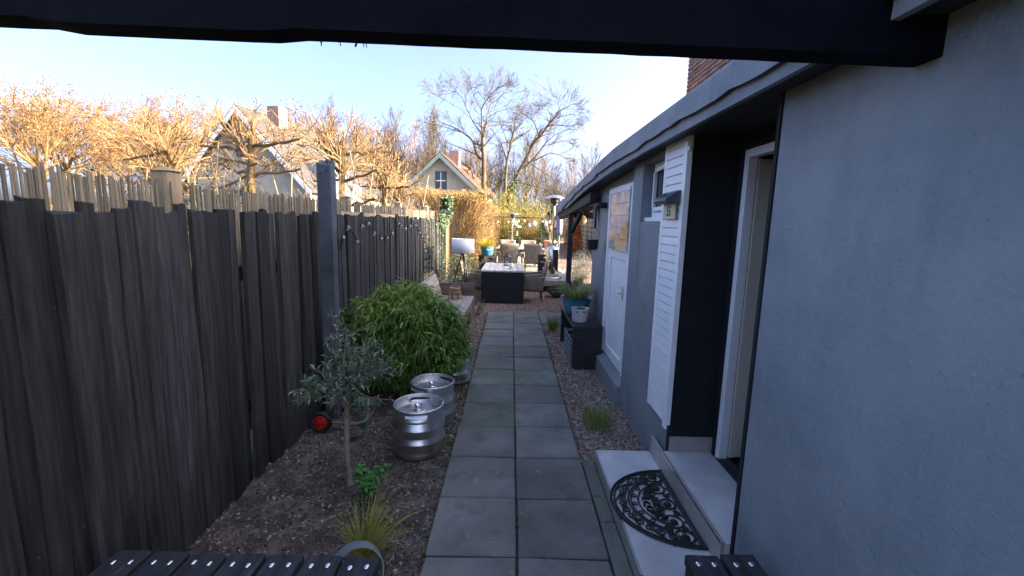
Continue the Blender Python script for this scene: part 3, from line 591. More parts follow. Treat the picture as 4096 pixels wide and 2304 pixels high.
for u, v in ((-.275, .085), (.275, .085), (-.155, .105), (.155, .105), (0, .085), (-.075, .17), (.075, .17), (0, .15)):
    c = mp(u, v); b.lathe([(.014, .002), (.014, .014), (.008, .017), (.0001, .018)], 8, c)
    for a in np.arange(5)*1.2566: b.lathe([(.006, .002), (.006, .013), (.0001, .015)], 6, (c[0]+.015*math.cos(a), c[1]+.015*math.sin(a), 0))
b.build('rosette', RUBB, mt_, world=False)
for ch, p in zip('WELCOME', np.linspace(-.80, .80, 7)):
    u, v = ell(.50, p); o = obj('letter', text_mesh(ch, .074, .007), RUBB, mt_); x, y, _ = mp(-u, v)
    o.location = (x, y, .008); o.rotation_euler = (0, 0, -math.pi/2+p*1.0); o.scale = (.9, .85, 1)
# ---- beer kegs
def keg(x, y, rz, label, h=.37):
    t = thing('beer_keg', label, 'keg', (x, y, 0), rz, 'steel kegs beside the path'); r = .192; n = 64
    z0 = -.01
    b = MB(); prof = [(.176, z0), (.182, .006), (.186, .03), (.181, .042), (.184, .048), (r, .062), (r, .098), (r+.010, .110), (r+.011, .122), (r, .134), (r, .158), (r-.0015, .161), (r, .164), (r, h-.165), (r+.010, h-.153), (r+.011, h-.141), (r, h-.129), (r, h-.104), (r-.007, h-.094), (r-.007, h-.088), (r-.004, h-.080)]
    b.lathe(prof, n); b.lathe([(r-.006, h-.082), (.16, h-.066), (.06, h-.058), (.034, h-.056), (.033, h-.040), (.0001, h-.040)], n)
    b.build('body', STEEL, t, world=False)
    b = MB(); zz = [h-.082, h-.052, h-.024, h-.006]; vs = []                       # collar with two hand holes
    for q, rr in ((0, r-.004), (1, r-.008)):
        for z in zz:
            for k in range(n): a = 2*math.pi*k/n; vs.append((rr*math.cos(a), rr*math.sin(a), z))
    hole = lambda k: any(abs((k+.5)*360/n-c) < 27 for c in (90, 270)); fs = []
    for i in range(3):
        for k in range(n):
            if i == 1 and hole(k): continue
            k2 = (k+1) % n
            for q in (0, 1): o = q*4*n; fs.append((o+i*n+k, o+i*n+k2, o+i*n+n+k2, o+i*n+n+k))
    for k in range(n):
        if hole(k):
            k2 = (k+1) % n
            for i in (1, 2): fs.append((i*n+k, i*n+k2, 4*n+i*n+k2, 4*n+i*n+k))
    b.add(vs, fs, True); b.tube([((r-.005)*math.cos(a), (r-.005)*math.sin(a), h-.004) for a in np.linspace(0, 2*math.pi, n+1)[:-1]], .0062, 8, True)
    for c in (math.pi/2, 3*math.pi/2):
        loop = [(math.copysign(1, math.cos(a))*.19*1+.0*a, math.sin(a)) for a in np.linspace(0, 6.28, 24)]
        pts = []
        for a in np.linspace(0, 2*math.pi, 29)[:-1]:
            da = .475*math.cos(a)/max(.78, abs(math.cos(a)))*.98; z = h-.038+.0135*math.sin(a)/max(.6, abs(math.sin(a))); pts.append(((r-.006)*math.cos(c+da), (r-.006)*math.sin(c+da), z))
        b.tube(pts, .0035, 6, True)
    b.build('collar', STEEL, t, world=False)
    b = MB().lathe([(.036, h-.058), (.036, h-.046), (.029, h-.044), (.028, h-.022), (.030, h-.020), (.030, h-.014), (.024, h-.014), (.022, h-.03), (.010, h-.03), (.009, h-.024), (.0001, h-.024)], 24); b.build('valve_neck', CHROME, t, world=False)
    return t
keg(-.685, 3.185, rad(6), 'steel keg closest to the viewer on the soil, hand hole facing front')
keg(-.665, 3.665, rad(-38), 'middle steel keg tucked under the front of the bamboo bush')
keg(-.605, 4.70, rad(20), 'rear steel keg half hidden by the bamboo beside the path', .40)
# ---- bamboo bushes
def split_leaves(parent, V, F, nv, nf4, var, mt, n_single, score, stuff_name='foliage'):
    """the leaves that show largest become pieces of their own, the rest one mass"""
    n = len(V)//nv; V = V.reshape(n, nv, 3); order = np.argsort(-score); top = order[:n_single]; rest = order[n_single:]
    F0 = F.reshape(nf4, n, -1)[:, 0] if F.shape[0] == nf4*n else None
    for i in top:
        c = V[i, 0]; me = npmesh('leaf', V[i]-c, F0, np.full(nv, var[i])); obj('leaf', me, mt, parent, Vector(c)-parent.location)
    VR = V[rest].reshape(-1, 3)-woff(parent); o = (np.arange(len(rest))*nv)[:, None, None]; FR = (F0[None]+o).reshape(-1, F0.shape[1])
    tag(obj(stuff_name, npmesh(stuff_name, VR, FR, np.repeat(var[rest], nv)), mt, parent), kind='stuff')
def bamboo(label, cx, cy, rx, ry, h, ncl, seed, nsingle):
    g = np.random.default_rng(seed); t = thing('bamboo_bush', label, 'bamboo', (cx, cy, 0))
    paths, C, Dd, LL = [], [], [], []
    for k in range(120):
        a = g.uniform(0, 6.28); q = math.sqrt(g.random()); bx, by = cx+rx*.45*q*math.cos(a), cy+ry*.45*q*math.sin(a); tx, ty = cx+rx*.95*q*math.cos(a), cy+ry*.95*q*math.sin(a); tz = h*(.98-.38*q*q)*g.uniform(.7, 1.02)
        paths.append((np.array([(bx, by, -.02), (bx*.6+tx*.4, by*.6+ty*.4, tz*.55), (tx*.9+bx*.1, ty*.9+by*.1, tz*.92), (tx, ty, tz)]), np.array([.0035, .003, .002, .001]), 5))
    V, F = tubes_np(paths); obj('stems', npmesh('stems', V-woff(t), F), M('bamboo cane', (.10, .11, .03), (.26, .24, .09), .5, 8), t)
    for k in range(ncl):
        # leaf fans on and below the dome's skin
        u = g.random()**.75; th = g.uniform(0, 6.28); el = math.asin(min(1, g.uniform(-.22, 1))); dep = 1-.42*g.random()**2.2
        n_ = np.array([math.cos(th)*math.cos(el), math.sin(th)*math.cos(el), math.sin(el)]); lump = 1+.05*math.sin(3*th+seed)+.06*math.sin(7*th+5*el)+.06*math.sin(13*th-11*el)+.04*g.normal()
        prof = 1 if el > 0 else 1-1.3*(-el)
        p = np.array([cx+n_[0]*rx*dep*lump*prof, cy+n_[1]*ry*dep*lump*prof, h*.36+n_[2]*h*(.64 if el > 0 else 1.0)*dep*min(lump, 1.1)])
        if p[2] < .10: continue
        tw = unit(np.array([n_[0]*.9+g.normal(0, .25), n_[1]*.9+g.normal(0, .25), .35+g.normal(0, .25)]))
        for j in range(g.integers(4, 8)):
            az = g.normal(0, .75); hx = np.array([tw[0]*math.cos(az)-tw[1]*math.sin(az), tw[0]*math.sin(az)+tw[1]*math.cos(az), 0]); d = unit(hx+np.array([0, 0, g.normal(-.30, .42)]))
            C.append(p+tw*g.uniform(-.05, .03)+g.normal(0, .008, 3)); Dd.append(d); LL.append(g.uniform(.07, .13))
    C, Dd, LL = np.array(C), np.array(Dd), np.array(LL); N = np.tile([0, 0, 1.], (len(C), 1))+g.normal(0, .35, C.shape); W = LL*g.uniform(.115, .16, len(C))
    V, F = leaves_np(C, Dd, N, LL, W, .22, .38); hz = (C[:, 2]/h)
    var = np.clip(g.beta(1.6, 2.6, len(C))*.75+.45*np.clip(hz-.55, 0, 1)*g.random(len(C))*1.9+.9*(g.random(len(C)) < .012), 0, 1)        # sky light put into the colour: upper leaves paler; a few random straw ones
    view = ((np.array([0, 0, EYE])-C)*unit(C-np.array([cx, cy, h*.3]))).sum(1)/np.linalg.norm(np.array([0, 0, EYE])-C, axis=1)
    split_leaves(t, V, F, 5, 4, var, BAMB, nsingle, LL*W/(np.linalg.norm(C-np.array([0, 0, EYE]), axis=1)**2)*(view > .55)*(np.linalg.norm((C-[cx, cy, h*.36])/[rx, ry, h*.64], axis=1) > .9))
bamboo('large rounded bamboo bush between the dark post and the kegs', -1.08, 4.43, .63, .60, 1.09, 3600, 3, 290)
# ---- olive tree
ol = thing('olive_tree', 'young olive tree with slim pale trunk and silvery leaves', 'tree', (-1.07, 2.73, 0)); g = np.random.default_rng(11)
MB().tube([(-1.055, 2.73, -.03), (-1.062, 2.73, .02), (-1.075, 2.735, .2), (-1.068, 2.73, .38), (-1.06, 2.73, .53)], [.026, .019, .017, .018, .019], 10).build('trunk', STEM, ol)
paths, C, Dd, LL = [], [], [], []
def grow(p, d, L, r, lev):
    n = 5; P = [p]; d = unit(d)
    for i in range(n-1): d = unit(d+g.normal(0, .16, 3)+np.array([0, 0, .05 if lev < 2 else -.02])); P.append(P[-1]+d*L/(n-1))
    P = np.array(P); paths.append((P, np.linspace(r, r*.5, n), 6 if lev == 0 else 4))
    if lev < 2:
        for k in range((5, 4)[lev]):
            f = g.uniform(.3, 1); q = P[0]+(P[-1]-P[0])*f; dd = unit(unit(P[-1]-P[0])*.6+g.normal(0, .62, 3)); grow(P[min(4, int(f*4))], dd, L*g.uniform(.45, .8), r*.55, lev+1)
    if lev >= 1:
        for f in np.arange(.15, 1.02, .13):
            q = P[min(3, int(f*4))]; q = q+(P[min(4, int(f*4)+1)]-q)*((f*4) % 1)
            for s in (-1, 1):
                side = unit(np.cross(d, g.normal(0, 1, 3))); C.append(q); Dd.append(unit(d*.75+side*s*.9)); LL.append(g.uniform(.032, .058))
            
for a, el_, L in ((200, 35, .34), (250, 50, .32), (160, 62, .36), (100, 70, .34), (20, 40, .34), (320, 30, .36), (60, 55, .34), (290, 65, .34), (180, 85, .40)):
    a, el_, L = rad(a), rad(el_), L*.84; grow(np.array([-1.06, 2.73, g.uniform(.52, .68)]), np.array([math.cos(a)*math.cos(el_), math.sin(a)*math.cos(el_), math.sin(el_)]), L, .007, 0)
V, F = tubes_np(paths); obj('branches', npmesh('branches', V-woff(ol), F, None, True), STEM, ol)
C, Dd, LL = map(np.array, (C, Dd, LL)); kp = g.random(len(C)) < .62; C, Dd, LL = C[kp], Dd[kp], LL[kp]; N = g.normal(0, .6, C.shape)+[0, 0, .9]; W = LL*g.uniform(.22, .30, len(C)); V, F = leaves_np(C, Dd, N, LL, W, .2, .5)
split_leaves(ol, V, F, 5, 4, np.clip(g.beta(1.2, 2.0, len(C)), 0, 1), OLIV, 290, LL*W/np.linalg.norm(C-np.array([0, 0, EYE]), axis=1)**2+g.random(len(C))*1e-4)
# ---- mint
mi = thing('mint_plant', 'small bright green leafy mint plant at the foot of the olive trunk', 'plant', (-.885, 2.56, 0)); g = np.random.default_rng(5)
stems = []; lf = []
for k in range(11):
    a = g.uniform(0, 6.28); q = .09*math.sqrt(g.random()); b0 = np.array([-.885+q*.5*math.cos(a), 2.56+q*.5*math.sin(a), -.01]); hh = g.uniform(.13, .22); t1 = b0+np.array([math.cos(a)*q*1.1, math.sin(a)*q*1.1, hh]); stems.append((np.array([b0, (b0+t1)/2+g.normal(0, .006, 3), t1]), np.array([.0025, .002, .0015]), 5))
    for f, L in ((.45, .05), (.68, .055), (.86, .045), (1.0, .03)):
        for s in range(2 if f < 1 else 4):
            an = a+g.normal(0, .3)+s*(3.1416 if f < 1 else 1.57)+(1.57 if f == .68 else 0); lf.append((b0+(t1-b0)*f, np.array([math.cos(an), math.sin(an), g.normal(.12, .2)]), L*g.uniform(.85, 1.25)))
V, F = tubes_np(stems); obj('stems', npmesh('stems', V-woff(mi), F), MINT, mi)
for c, d, L in lf:
    P = []; d = unit(d); s = unit(np.cross(d, [0, 0, 1])); u = np.cross(s, d); ws = [.10, .42, .56, .46, .22, .03]
    for i, f in enumerate(np.linspace(0, 1, 6)):
        c2 = d*L*f+u*(.25*L*math.sin(f*2.2)-.42*L*f*f); P += [c2+s*L*ws[i]*.52+u*.10*L*ws[i], c2, c2-s*L*ws[i]*.52+u*.10*L*ws[i]]
    Fq = [(i*3+j, i*3+j+1, i*3+4+j, i*3+3+j) for i in range(5) for j in (0, 1)]; obj('leaf', npmesh('leaf', P, np.array(Fq), np.full(18, g.random()*.9), True), MINT, mi, Vector(c)-mi.location)
# ---- grasses
def tuft(name, label, loc, n, L, rb, spread, mt, seed, droop=(.15, .5), W=(.0022, .004), lean=(0, 0), cat='grass tuft', group=None, bias=0):
    g = np.random.default_rng(seed); a = g.uniform(0, 6.28, n); q = np.sqrt(g.random(n))*rb; base = np.column_stack([q*np.cos(a), q*np.sin(a), -.005*np.ones(n)])
    d = np.column_stack([np.cos(a)*spread*g.uniform(.2, 1, n)+lean[0]*g.random(n), np.sin(a)*spread*g.uniform(.2, 1, n)+lean[1]*g.random(n), np.ones(n)])
    V, F = blades_np(base, d, g.uniform(L*.55, L*1.1, n), g.uniform(*W, n), g.uniform(*droop, n)); o = obj(name, npmesh(name, V, F, np.repeat(np.clip(g.beta(1.6, 1.9, n)+bias, 0, 1), 12)), mt); o.location = loc
    return tag(o, label, cat, group)
tuft('sedge_tuft', 'spiky golden green sedge tuft in the soil near the plank bench', (-.735, 2.05, 0), 230, .34, .05, .5, GRASSY, 1, (.08, .42), (.003, .0055), lean=(.5, .05), bias=.12)
tuft('grass_tuft', 'low green grass tuft in the gravel below the slatted white panel', (.80, 3.66, 0), 340, .18, .13, .35, GRASSG, 2, (.02, .25), (.002, .004), bias=.2)
tuft('dry_stubble', 'straw coloured dry stalks round the tuft below the white panel', (.80, 3.63, 0), 110, .12, .16, 1.6, DRYG, 3, (.2, .9), (.0016, .003), cat='dry grass')
tuft('grass_tuft', 'bright green grass tuft against the near leg of the black console', (.735, 7.1, 0), 260, .30, .085, .30, GRASSG, 4, (.02, .2), (.003, .0045), bias=-.1)
tuft('dry_stubble', 'dry stalks at the base of the tuft by the black console', (.715, 7.02, 0), 150, .18, .11, 1.4, DRYG, 5, (.2, .8), (.002, .0035), cat='dry grass')
tuft('grass_tuft', 'tiny green grass sprout between the front keg and the path', (-.455, 3.26, -.01), 60, .07, .025, .8, GRASSG, 6, (.05, .3), (.0015, .003), bias=-.15)
# ---- hose trolley
hc = thing('hose_trolley', 'garden hose trolley lying on the soil with red wheels', 'hose trolley', (-1.45, 3.5, 0))
def wheel(x, y):
    wv = MB().tube([(x+.075*math.cos(a), y, .078+.075*math.sin(a)) for a in np.linspace(0, 6.28, 29)[:-1]], .020, 8, True).build('tyre', RUBB, hc)
    prof = [(.058, -.012), (.058, -.016), (.050, -.019), (.016, -.012), (.014, -.022), (.0001, -.022)]; b = MB(); n = 24
    vs = [(x+r*math.cos(2*math.pi*k/n), y+z, .078+r*math.sin(2*math.pi*k/n)) for r, z in prof for k in range(n)]; b.add(vs, [(i*n+k, i*n+(k+1) % n, i*n+n+(k+1) % n, i*n+n+k) for i in range(5) for k in range(n)], True)
    for a in np.arange(6)*1.047: b.bar((x+.016*math.cos(a), y-.021, .078+.016*math.sin(a)), (x+.052*math.cos(a), y-.021, .078+.052*math.sin(a)), .006, .008, (0, 1, 0))
    b.build('rim', REDP, wv)
wheel(-1.555, 3.42); wheel(-1.555, 3.80)
fr_ = M('grey tube frame', (.10, .12, .12), (.16, .18, .18), .4, 8)
MB().tube([(-1.55, 3.47, .05), (-1.40, 3.51, .03), (-1.27, 3.51, .03), (-1.225, 3.58, .03), (-1.21, 3.72, .04), (-1.22, 3.82, .05), (-1.26, 3.87, .05), (-1.40, 3.86, .05), (-1.54, 3.78, .06)], .011, 8).build('frame', fr_, hc)
MB().tube([(-1.56, 3.43, .078), (-1.56, 3.8, .078)], .012, 8).build('axle', BLACKM, hc)
ho = thing('garden_hose', 'dark green hose end with bright green tip beside the olive trunk', 'hose', (-1.25, 3.5, 0))
MB().tube([(-1.45, 3.80, .06), (-1.40, 3.72, .05), (-1.30, 3.66, .03), (-1.235, 3.58, .02), (-1.185, 3.47, .016), (-1.172, 3.38, .016), (-1.19, 3.33, .018), (-1.225, 3.29, .02)], .0105, 8).build('tube', HOSE, ho)
MB().tube([(-1.215, 3.305, .02), (-1.235, 3.285, .022), (-1.275, 3.258, .024)], [.016, .018, .015], 10).build('connector', BLACKM, ho); MB().tube([(-1.275, 3.258, .024), (-1.315, 3.235, .024)], [.015, .012], 10).build('nozzle', M('bright green plastic', (.03, .34, .03), (.05, .42, .05), .4), ho)
# ---- black console with crate and pots
cs = thing('console_table', 'open black wooden console standing against the grey wall', 'table', (.97, 5.85, 0))
MB().box((.785, 5.185, .485), (1.155, 6.55, .53)).build('top', BLACKW, cs, .004); MB().box((.795, 5.195, -.03), (1.15, 5.245, .4845)).build('side_panel', BLACKW, cs, .003); MB().box((.795, 6.49, -.03), (1.15, 6.54, .4845)).build('side_panel', BLACKW, cs, .003)
cr_ = thing('plastic_crate', 'grey slatted plastic crate under the black console', 'crate', (.95, 5.9, 0)); b = MB()
x0, x1, y0, y1 = .815, 1.10, 5.50, 6.10
for z in (.02, .10, .18, .262): 
    for a, c in (((x0, y0), (x0, y1)), ((x1, y0), (x1, y1)), ((x0, y0), (x1, y0)), ((x0, y1), (x1, y1))): MB().bar((*a, z), (*c, z), .012, .036).build('slat', GREYP, cr_, .002)
for x in (x0, x1):
    for y in (y0, y1): MB().box((x-.014, y-.02, -.01), (x+.014, y+.02, .29)).build('corner_post', GREYP, cr_, .003)
MB().box((x0+.01, y0+.01, .001), (x1-.01, y1-.01, .012)).build('base', GREYP, cr_)
def chips(b, cx, cy, rx, ry, z0, z1, n, seed, f):
    g = random.Random(seed)
    for _ in range(n):
        a = g.uniform(3.0, 6.0); z = g.uniform(z0, z1); k = f((z-z0)/(z1-z0)); p = [(cx+rx*k*math.cos(a+u)*1.004, cy+ry*k*math.sin(a+u)*1.004, z+v) for u, v in [(g.uniform(.03, .075)*math.cos(q), g.uniform(.005, .014)*math.sin(q)) for q in np.linspace(0, 6.28, 8)[:-1]]]; b.add(p, [tuple(range(7))])
bs = thing('enamel_basin', 'chipped turquoise enamel basin on the black console', 'basin', (.93, 5.98, .53)); kx = 1.25
MB().lathe([(.0001, .532), (.135, .532), (.145, .54), (.20, .72), (.214, .755), (.222, .758), (.222, .763), (.21, .76), (.195, .72), (.15, .60), (.0001, .60)], 40, (.93, 5.98, 0), 1, kx).build('bowl', BLUEG, bs)
b = MB(); chips(b, .93, 5.98, .185, .185*kx, .57, .74, 16, 3, lambda t: .80+.30*t); b.build('chip', RUST, bs)
MB().lathe([(.195, .725), (.1, .74), (.0001, .742)], 24, (.93, 5.98, 0), 1, kx).build('soil', SOIL, bs)
tuft('sedge_tuft', 'arching cream and green sedge spilling over the turquoise basin', (.93, 5.98, .73), 420, .36, .13, .9, GRASSV, 8, (.25, .75), (.005, .009), cat='sedge')
wp = thing('enamel_pot', 'white enamel pot with chipped rim at the front of the console', 'pot', (.905, 5.47, .53))
MB().lathe([(.0001, .531), (.088, .531), (.094, .538), (.108, .695), (.113, .70), (.113, .706), (.106, .704), (.098, .66), (.0001, .655)], 36, (.905, 5.47, 0)).build('bowl', WENAM, wp)
b = MB(); chips(b, .905, 5.47, .105, .105, .66, .69, 5, 9, lambda t: .985+.02*t)
for a in (4.25, 5.0): b.tube([(.905+.107*math.cos(a), 5.47+.107*math.sin(a), .672), (.905+.128*math.cos(a), 5.47+.128*math.sin(a), .672)], .009, 6)
b.build('rivet', RUST, wp)
MB().lathe([(.102, .672), (.0001, .682)], 24, (.905, 5.47, 0)).build('soil', SOIL, wp)
tuft('succulent', 'small green succulent growing in the white enamel pot', (.925, 5.47, .67), 120, .075, .065, 1.0, GRASSG, 10, (.1, .5), (.006, .011), cat='plant', bias=-.25)
# ---- solar lamp with house number, painted panel
sl = thing('solar_lamp', 'dark wedge shaped solar lamp with a number plate on the white panel', 'lamp', (1.08, 2.96, 1.93))
MB().prism([(1.0815, 1.915), (1.0815, 1.998), (1.062, 1.998), (.985, 1.945), (.985, 1.928), (1.0, 1.915)], 2.835, 3.085, ax=1).build('case', M('slate grey plastic', (.075, .085, .10), (.10, .11, .13), .4), sl, .003)
def wedge(y, t, o): x = 1.062+(.985-1.062)*t; z = 1.998+(1.945-1.998)*t; return (x-.567*o, y, z+.823*o)
MB().hexa([wedge(y, t, o) for o in (.0005, .003) for y, t in ((2.90, .12), (3.02, .12), (3.02, .62), (2.90, .62))]).build('solar_panel', M('solar cell', (.05, .06, .085), None, .15, spec=.7), sl)
for y in (2.855, 3.065): MB().tube([wedge(y, .45, .001), wedge(y, .45, .004)], .006, 8).build('screw_head', ALU, sl)
pl = MB().box((1.055, 2.850, 1.815), (1.060, 3.070, 1.914)).build('number_plate', M('frosted cream acrylic', (.66, .62, .47), (.74, .70, .55), .35, 10, trans=.3), sl, .001)
o = obj('number', text_mesh('55', .088, .0012), DTEXT, pl); o.rotation_euler = (rad(90), 0, rad(-90)); o.location = Vector((1.0535, 2.960, 1.863))-sl.location; o.scale = (.82, 1.05, 1)
pt = thing('painted_panel', 'wooden board painting of clouds and brown dunes hung on the shed door', 'painting', (1.15, 4.7, 1.5))
m = D.materials.new('painted landscape'); m.use_nodes = True; N = m.node_tree.nodes; K = m.node_tree.links; bs_ = N['Principled BSDF']; bs_.inputs['Roughness'].default_value = .18; bs_.inputs['Specular IOR Level'].default_value = .6
tc = N.new('ShaderNodeTexCoord'); sp = N.new('ShaderNodeSeparateXYZ'); K.new(tc.outputs['Object'], sp.inputs[0])
def nd(t, **k):
    n = N.new(t); [setattr(n, a, v) for a, v in k.items()]; return n
def noise(s, d, st=(1, 1, 1)):
    mp_ = nd('ShaderNodeMapping'); mp_.inputs['Scale'].default_value = st; K.new(tc.outputs['Object'], mp_.inputs[0]); n = nd('ShaderNodeTexNoise'); n.inputs['Scale'].default_value = s; n.inputs['Detail'].default_value = d; K.new(mp_.outputs[0], n.inputs['Vector']); return n.outputs[0]
def math_(op, a, b_, c=None):
    n = nd('ShaderNodeMath', operation=op); 
    for i, v in enumerate((a, b_, c)):
        if v is None: continue
        if isinstance(v, (int, float)): n.inputs[i].default_value = v
        else: K.new(v, n.inputs[i])
    return n.outputs[0]
def ramp(f, *st):
    n = nd('ShaderNodeValToRGB'); cr = n.color_ramp; cr.elements[0].position, cr.elements[0].color = st[0][0], (*st[0][1], 1); cr.elements[1].position, cr.elements[1].color = st[-1][0], (*st[-1][1], 1)
    for p, c in st[1:-1]: e = cr.elements.new(p); e.color = (*c, 1)
    K.new(f, n.inputs[0]); return n.outputs[0]
def mixc(f, a, b_):
    n = nd('ShaderNodeMix', data_type='RGBA'); K.new(f, n.inputs['Factor']); K.new(a, n.inputs[6]); K.new(b_, n.inputs[7]); return n.outputs[2]
skyc = ramp(noise(5.5, 8, (1, 1, 1.6)), (.36, (.22, .33, .47)), (.50, (.40, .46, .52)), (.62, (.72, .68, .60)), (.8, (.80, .77, .70)))
dune = ramp(noise(9, 8, (1, 1.5, 1)), (.3, (.15, .10, .055)), (.5, (.33, .24, .13)), (.72, (.56, .49, .34)))
sand = ramp(noise(4, 8, (1, .6, 3)), (.32, (.34, .29, .20)), (.5, (.50, .45, .34)), (.68, (.70, .66, .55)))
edge_ = math_('MULTIPLY_ADD', sp.outputs[1], -.34, math_('MULTIPLY_ADD', noise(8, 6, (1, 1, .4)), .22, .08)); fd = ramp(math_('SUBTRACT', edge_, sp.outputs[2]), (.0, (0, 0, 0)), (.02, (1, 1, 1)))
e2_ = math_('MULTIPLY_ADD', noise(6, 4), .12, .105); fs_ = ramp(math_('SUBTRACT', e2_, sp.outputs[2]), (.0, (0, 0, 0)), (.03, (1, 1, 1)))
K.new(mixc(fs_, mixc(fd, skyc, dune), sand), bs_.inputs['Base Color'])
for k in range(5): z = 1.50+k*.124; MB().box((1.150+random.uniform(-.0012, .0012), 4.335, z+.0012), (1.163, 5.135+random.uniform(-.003, .003), z+.1226)).build('board', m, pt, .0015)
# ---- hanging planter
hb = thing('wall_bracket', 'black pipe bracket fixed to the grey wall under the eave', 'bracket', (1.1, 5.9, 2.03))
MB().tube([(1.10, 5.48, 2.015), (1.10, 6.28, 2.035)], .022, 10).build('pipe', BITUD, hb); MB().prism([(5.98, 1.72), (6.0, 1.72), (6.20, 2.00), (6.03, 2.0)], 1.13, 1.16, ax=0).build('gusset', BITUD, hb); MB().box((1.07, 5.55, 1.98), (1.196, 5.60, 2.05)).build('clamp', BITUD, hb, .004)
hpn = thing('hanging_planter', 'small black bowl in an oval hoop hanging from the wall bracket', 'planter', (1.045, 5.57, 1.42))
oval = [(1.045, 5.57+.075*math.cos(a)*.0+0, 0) for a in (0,)]
pts = []
for a in np.linspace(0, 2*math.pi, 41)[:-1]:
    zz = 1.575+.085*(1 if math.sin(a) > 0 else -1)*1.0+.070*math.sin(a) if True else 0; pts.append((1.045+.070*math.cos(a), 5.57, zz))
MB().tube(pts, .0032, 6, True).build('hoop', BLACKM, hpn)
MB().lathe([(.0001, 1.446), (.035, 1.447), (.058, 1.465), (.0655, 1.50), (.066, 1.572), (.068, 1.574), (.068, 1.578), (.062, 1.577), (.06, 1.50), (.0001, 1.47)], 28, (1.045, 5.57, 0)).build('bowl', BLACKM, hpn)
b = MB()
for k in range(15): z = 1.735+k*.0185; b.tube([(1.045+(.005 if k % 2 else 0)*math.cos(a), 5.57+(0 if k % 2 else .005)*math.cos(a), z+.011*math.sin(a)) for a in np.linspace(0, 6.28, 9)[:-1]], .0013, 4, True)
b.build('chain', STEEL, hpn)
# ---- fairy light string on the fence
ls = thing('light_string', 'string of clear globe bulbs draped along the black fence', 'string lights', (-1.68, 6.5, 1.6))
cord = [(4.30, 1.46), (4.35, 1.554), (4.48, 1.707), (4.74, 1.561), (4.87, 1.7), (5.01, 1.746), (5.38, 1.622), (5.63, 1.558), (5.91, 1.564), (6.51, 1.738), (6.63, 1.692), (6.92, 1.667), (7.4, 1.784), (7.97, 1.565), (8.19, 1.503), (8.7, 1.469), (9.45, 1.68), (9.64, 1.746)]
MB().tube([(-1.688+random.uniform(0, .015), y, z) for y, z in cord], .0042, 5).build('cable', RUBB, ls)
pb = None
for y, z in [(4.3, 1.577), (4.44, 1.671), (4.69, 1.514), (4.86, 1.683), (5.07, 1.711), (5.28, 1.59), (5.57, 1.521), (5.84, 1.518), (6.08, 1.574), (6.42, 1.706), (6.57, 1.67), (6.84, 1.631), (7.15, 1.665), (7.38, 1.758), (7.58, 1.667), (7.87, 1.545), (8.11, 1.467), (8.57, 1.437)]:
    cy_, cz_ = min(((y*(1-t)+0*t, 0) for t in (0,)), key=lambda q: 0)[0], np.interp(y, [c[0] for c in cord], [c[1] for c in cord])
    s = MB().tube([(-1.68, y, cz_), (-1.662, y+.004, z+.028)], .010, 8).build('socket', RUBB, ls)
    MB().lathe([(.0001, -.030)]+[(.026*math.sin(a), -.004-.026*math.cos(a)) for a in np.linspace(.3, 2.6, 9)]+[(.011, .026)], 14, (-1.658, y+.006, z)).tube([(-1.658, y+.006, z+.022), (-1.658, y+.006, z)], [.006, .003], 6).build('bulb', BULB, s)
# ================================================================ TERRACE
bn = thing('garden_bench', 'brown wooden garden bench with leaning back along the black fence', 'bench', (-1.05, 7, 0))
for k in range(4): MB().box((-1.25+k*.15, 5.9, .385), (-1.25+k*.15+.143, 7.83, .425)).build('seat_plank', BENCHT, bn, .004)
for k, (u, v) in enumerate(((0, .44), (.06, .63))): MB().hexa([(-1.27-u, 5.9, v), (-1.235-u, 5.9, v), (-1.235-u, 7.86, v), (-1.27-u, 7.86, v), (-1.33-u, 5.9, v+.18), (-1.295-u, 5.9, v+.18), (-1.295-u, 7.86, v+.18), (-1.33-u, 7.86, v+.18)]).build('back_plank', BENCHT, bn, .004)
MB().box((-1.36, 7.86, .36), (-.655, 7.90, .655)).build('end_board', BENCHW, bn, .004)
for x in (-.72, -1.22):
    for y in (6.1, 7.5): MB().bar((x, y, -.03), (x-.0, y+.12 if y > 7 else y-.1, .385), .045, .06).build('leg', BLACKW, bn)
MB().box((-.675, 5.9, .30), (-.645, 7.83, .384)).build('front_rail', BENCHW, bn, .003)
bl = thing('bamboo_lantern', 'round bamboo slat lantern with a wooden handle on the brown bench', 'lantern', (-.955, 7.45, .425))
b = MB(); L_ = M('pale bamboo slat', (.24, .16, .09), (.46, .34, .21), .6, 8)
for k in range(22): a = 2*math.pi*k/22; MB().tube([(-.955+r*math.cos(a), 7.45+r*math.sin(a), .425+z) for r, z in ((.125, .015), (.118, .06), (.092, .14), (.082, .185))], .0055, 5).build('slat', L_, bl)
MB().tube([(-.955+.127*math.cos(a), 7.45+.127*math.sin(a), .433) for a in np.linspace(0, 6.28, 25)[:-1]], .008, 6, True).tube([(-.955+.100*math.cos(a), 7.45+.100*math.sin(a), .555) for a in np.linspace(0, 6.28, 25)[:-1]], .005, 6, True).lathe([(.07, .605), (.088, .605), (.088, .628), (.07, .628), (.07, .605)], 24, (-.955, 7.45, 0)).build('hoop', L_, bl)
MB().tube([(-.955+.088*math.cos(a), 7.45+.02*math.sin(a), .62+.052*math.sin(a)) for a in np.linspace(0, 3.14, 12)], .007, 6).build('handle', L_, bl)
MB().lathe([(.0001, .43), (.06, .43), (.06, .53), (.0001, .53)], 16, (-.955, 7.45, 0)).build('glass', CLEARG, bl)
lp = thing('floor_lamp', 'white drum shade floor lamp on a black tripod by the table', 'lamp', (-1.0, 9.0, 0))
MB().lathe([(.232, 1.125), (.236, 1.127), (.232, 1.415), (.228, 1.413), (.232, 1.125)], 40, (-.995, 9.0, 0)).build('lamp_shade', FABW, lp)
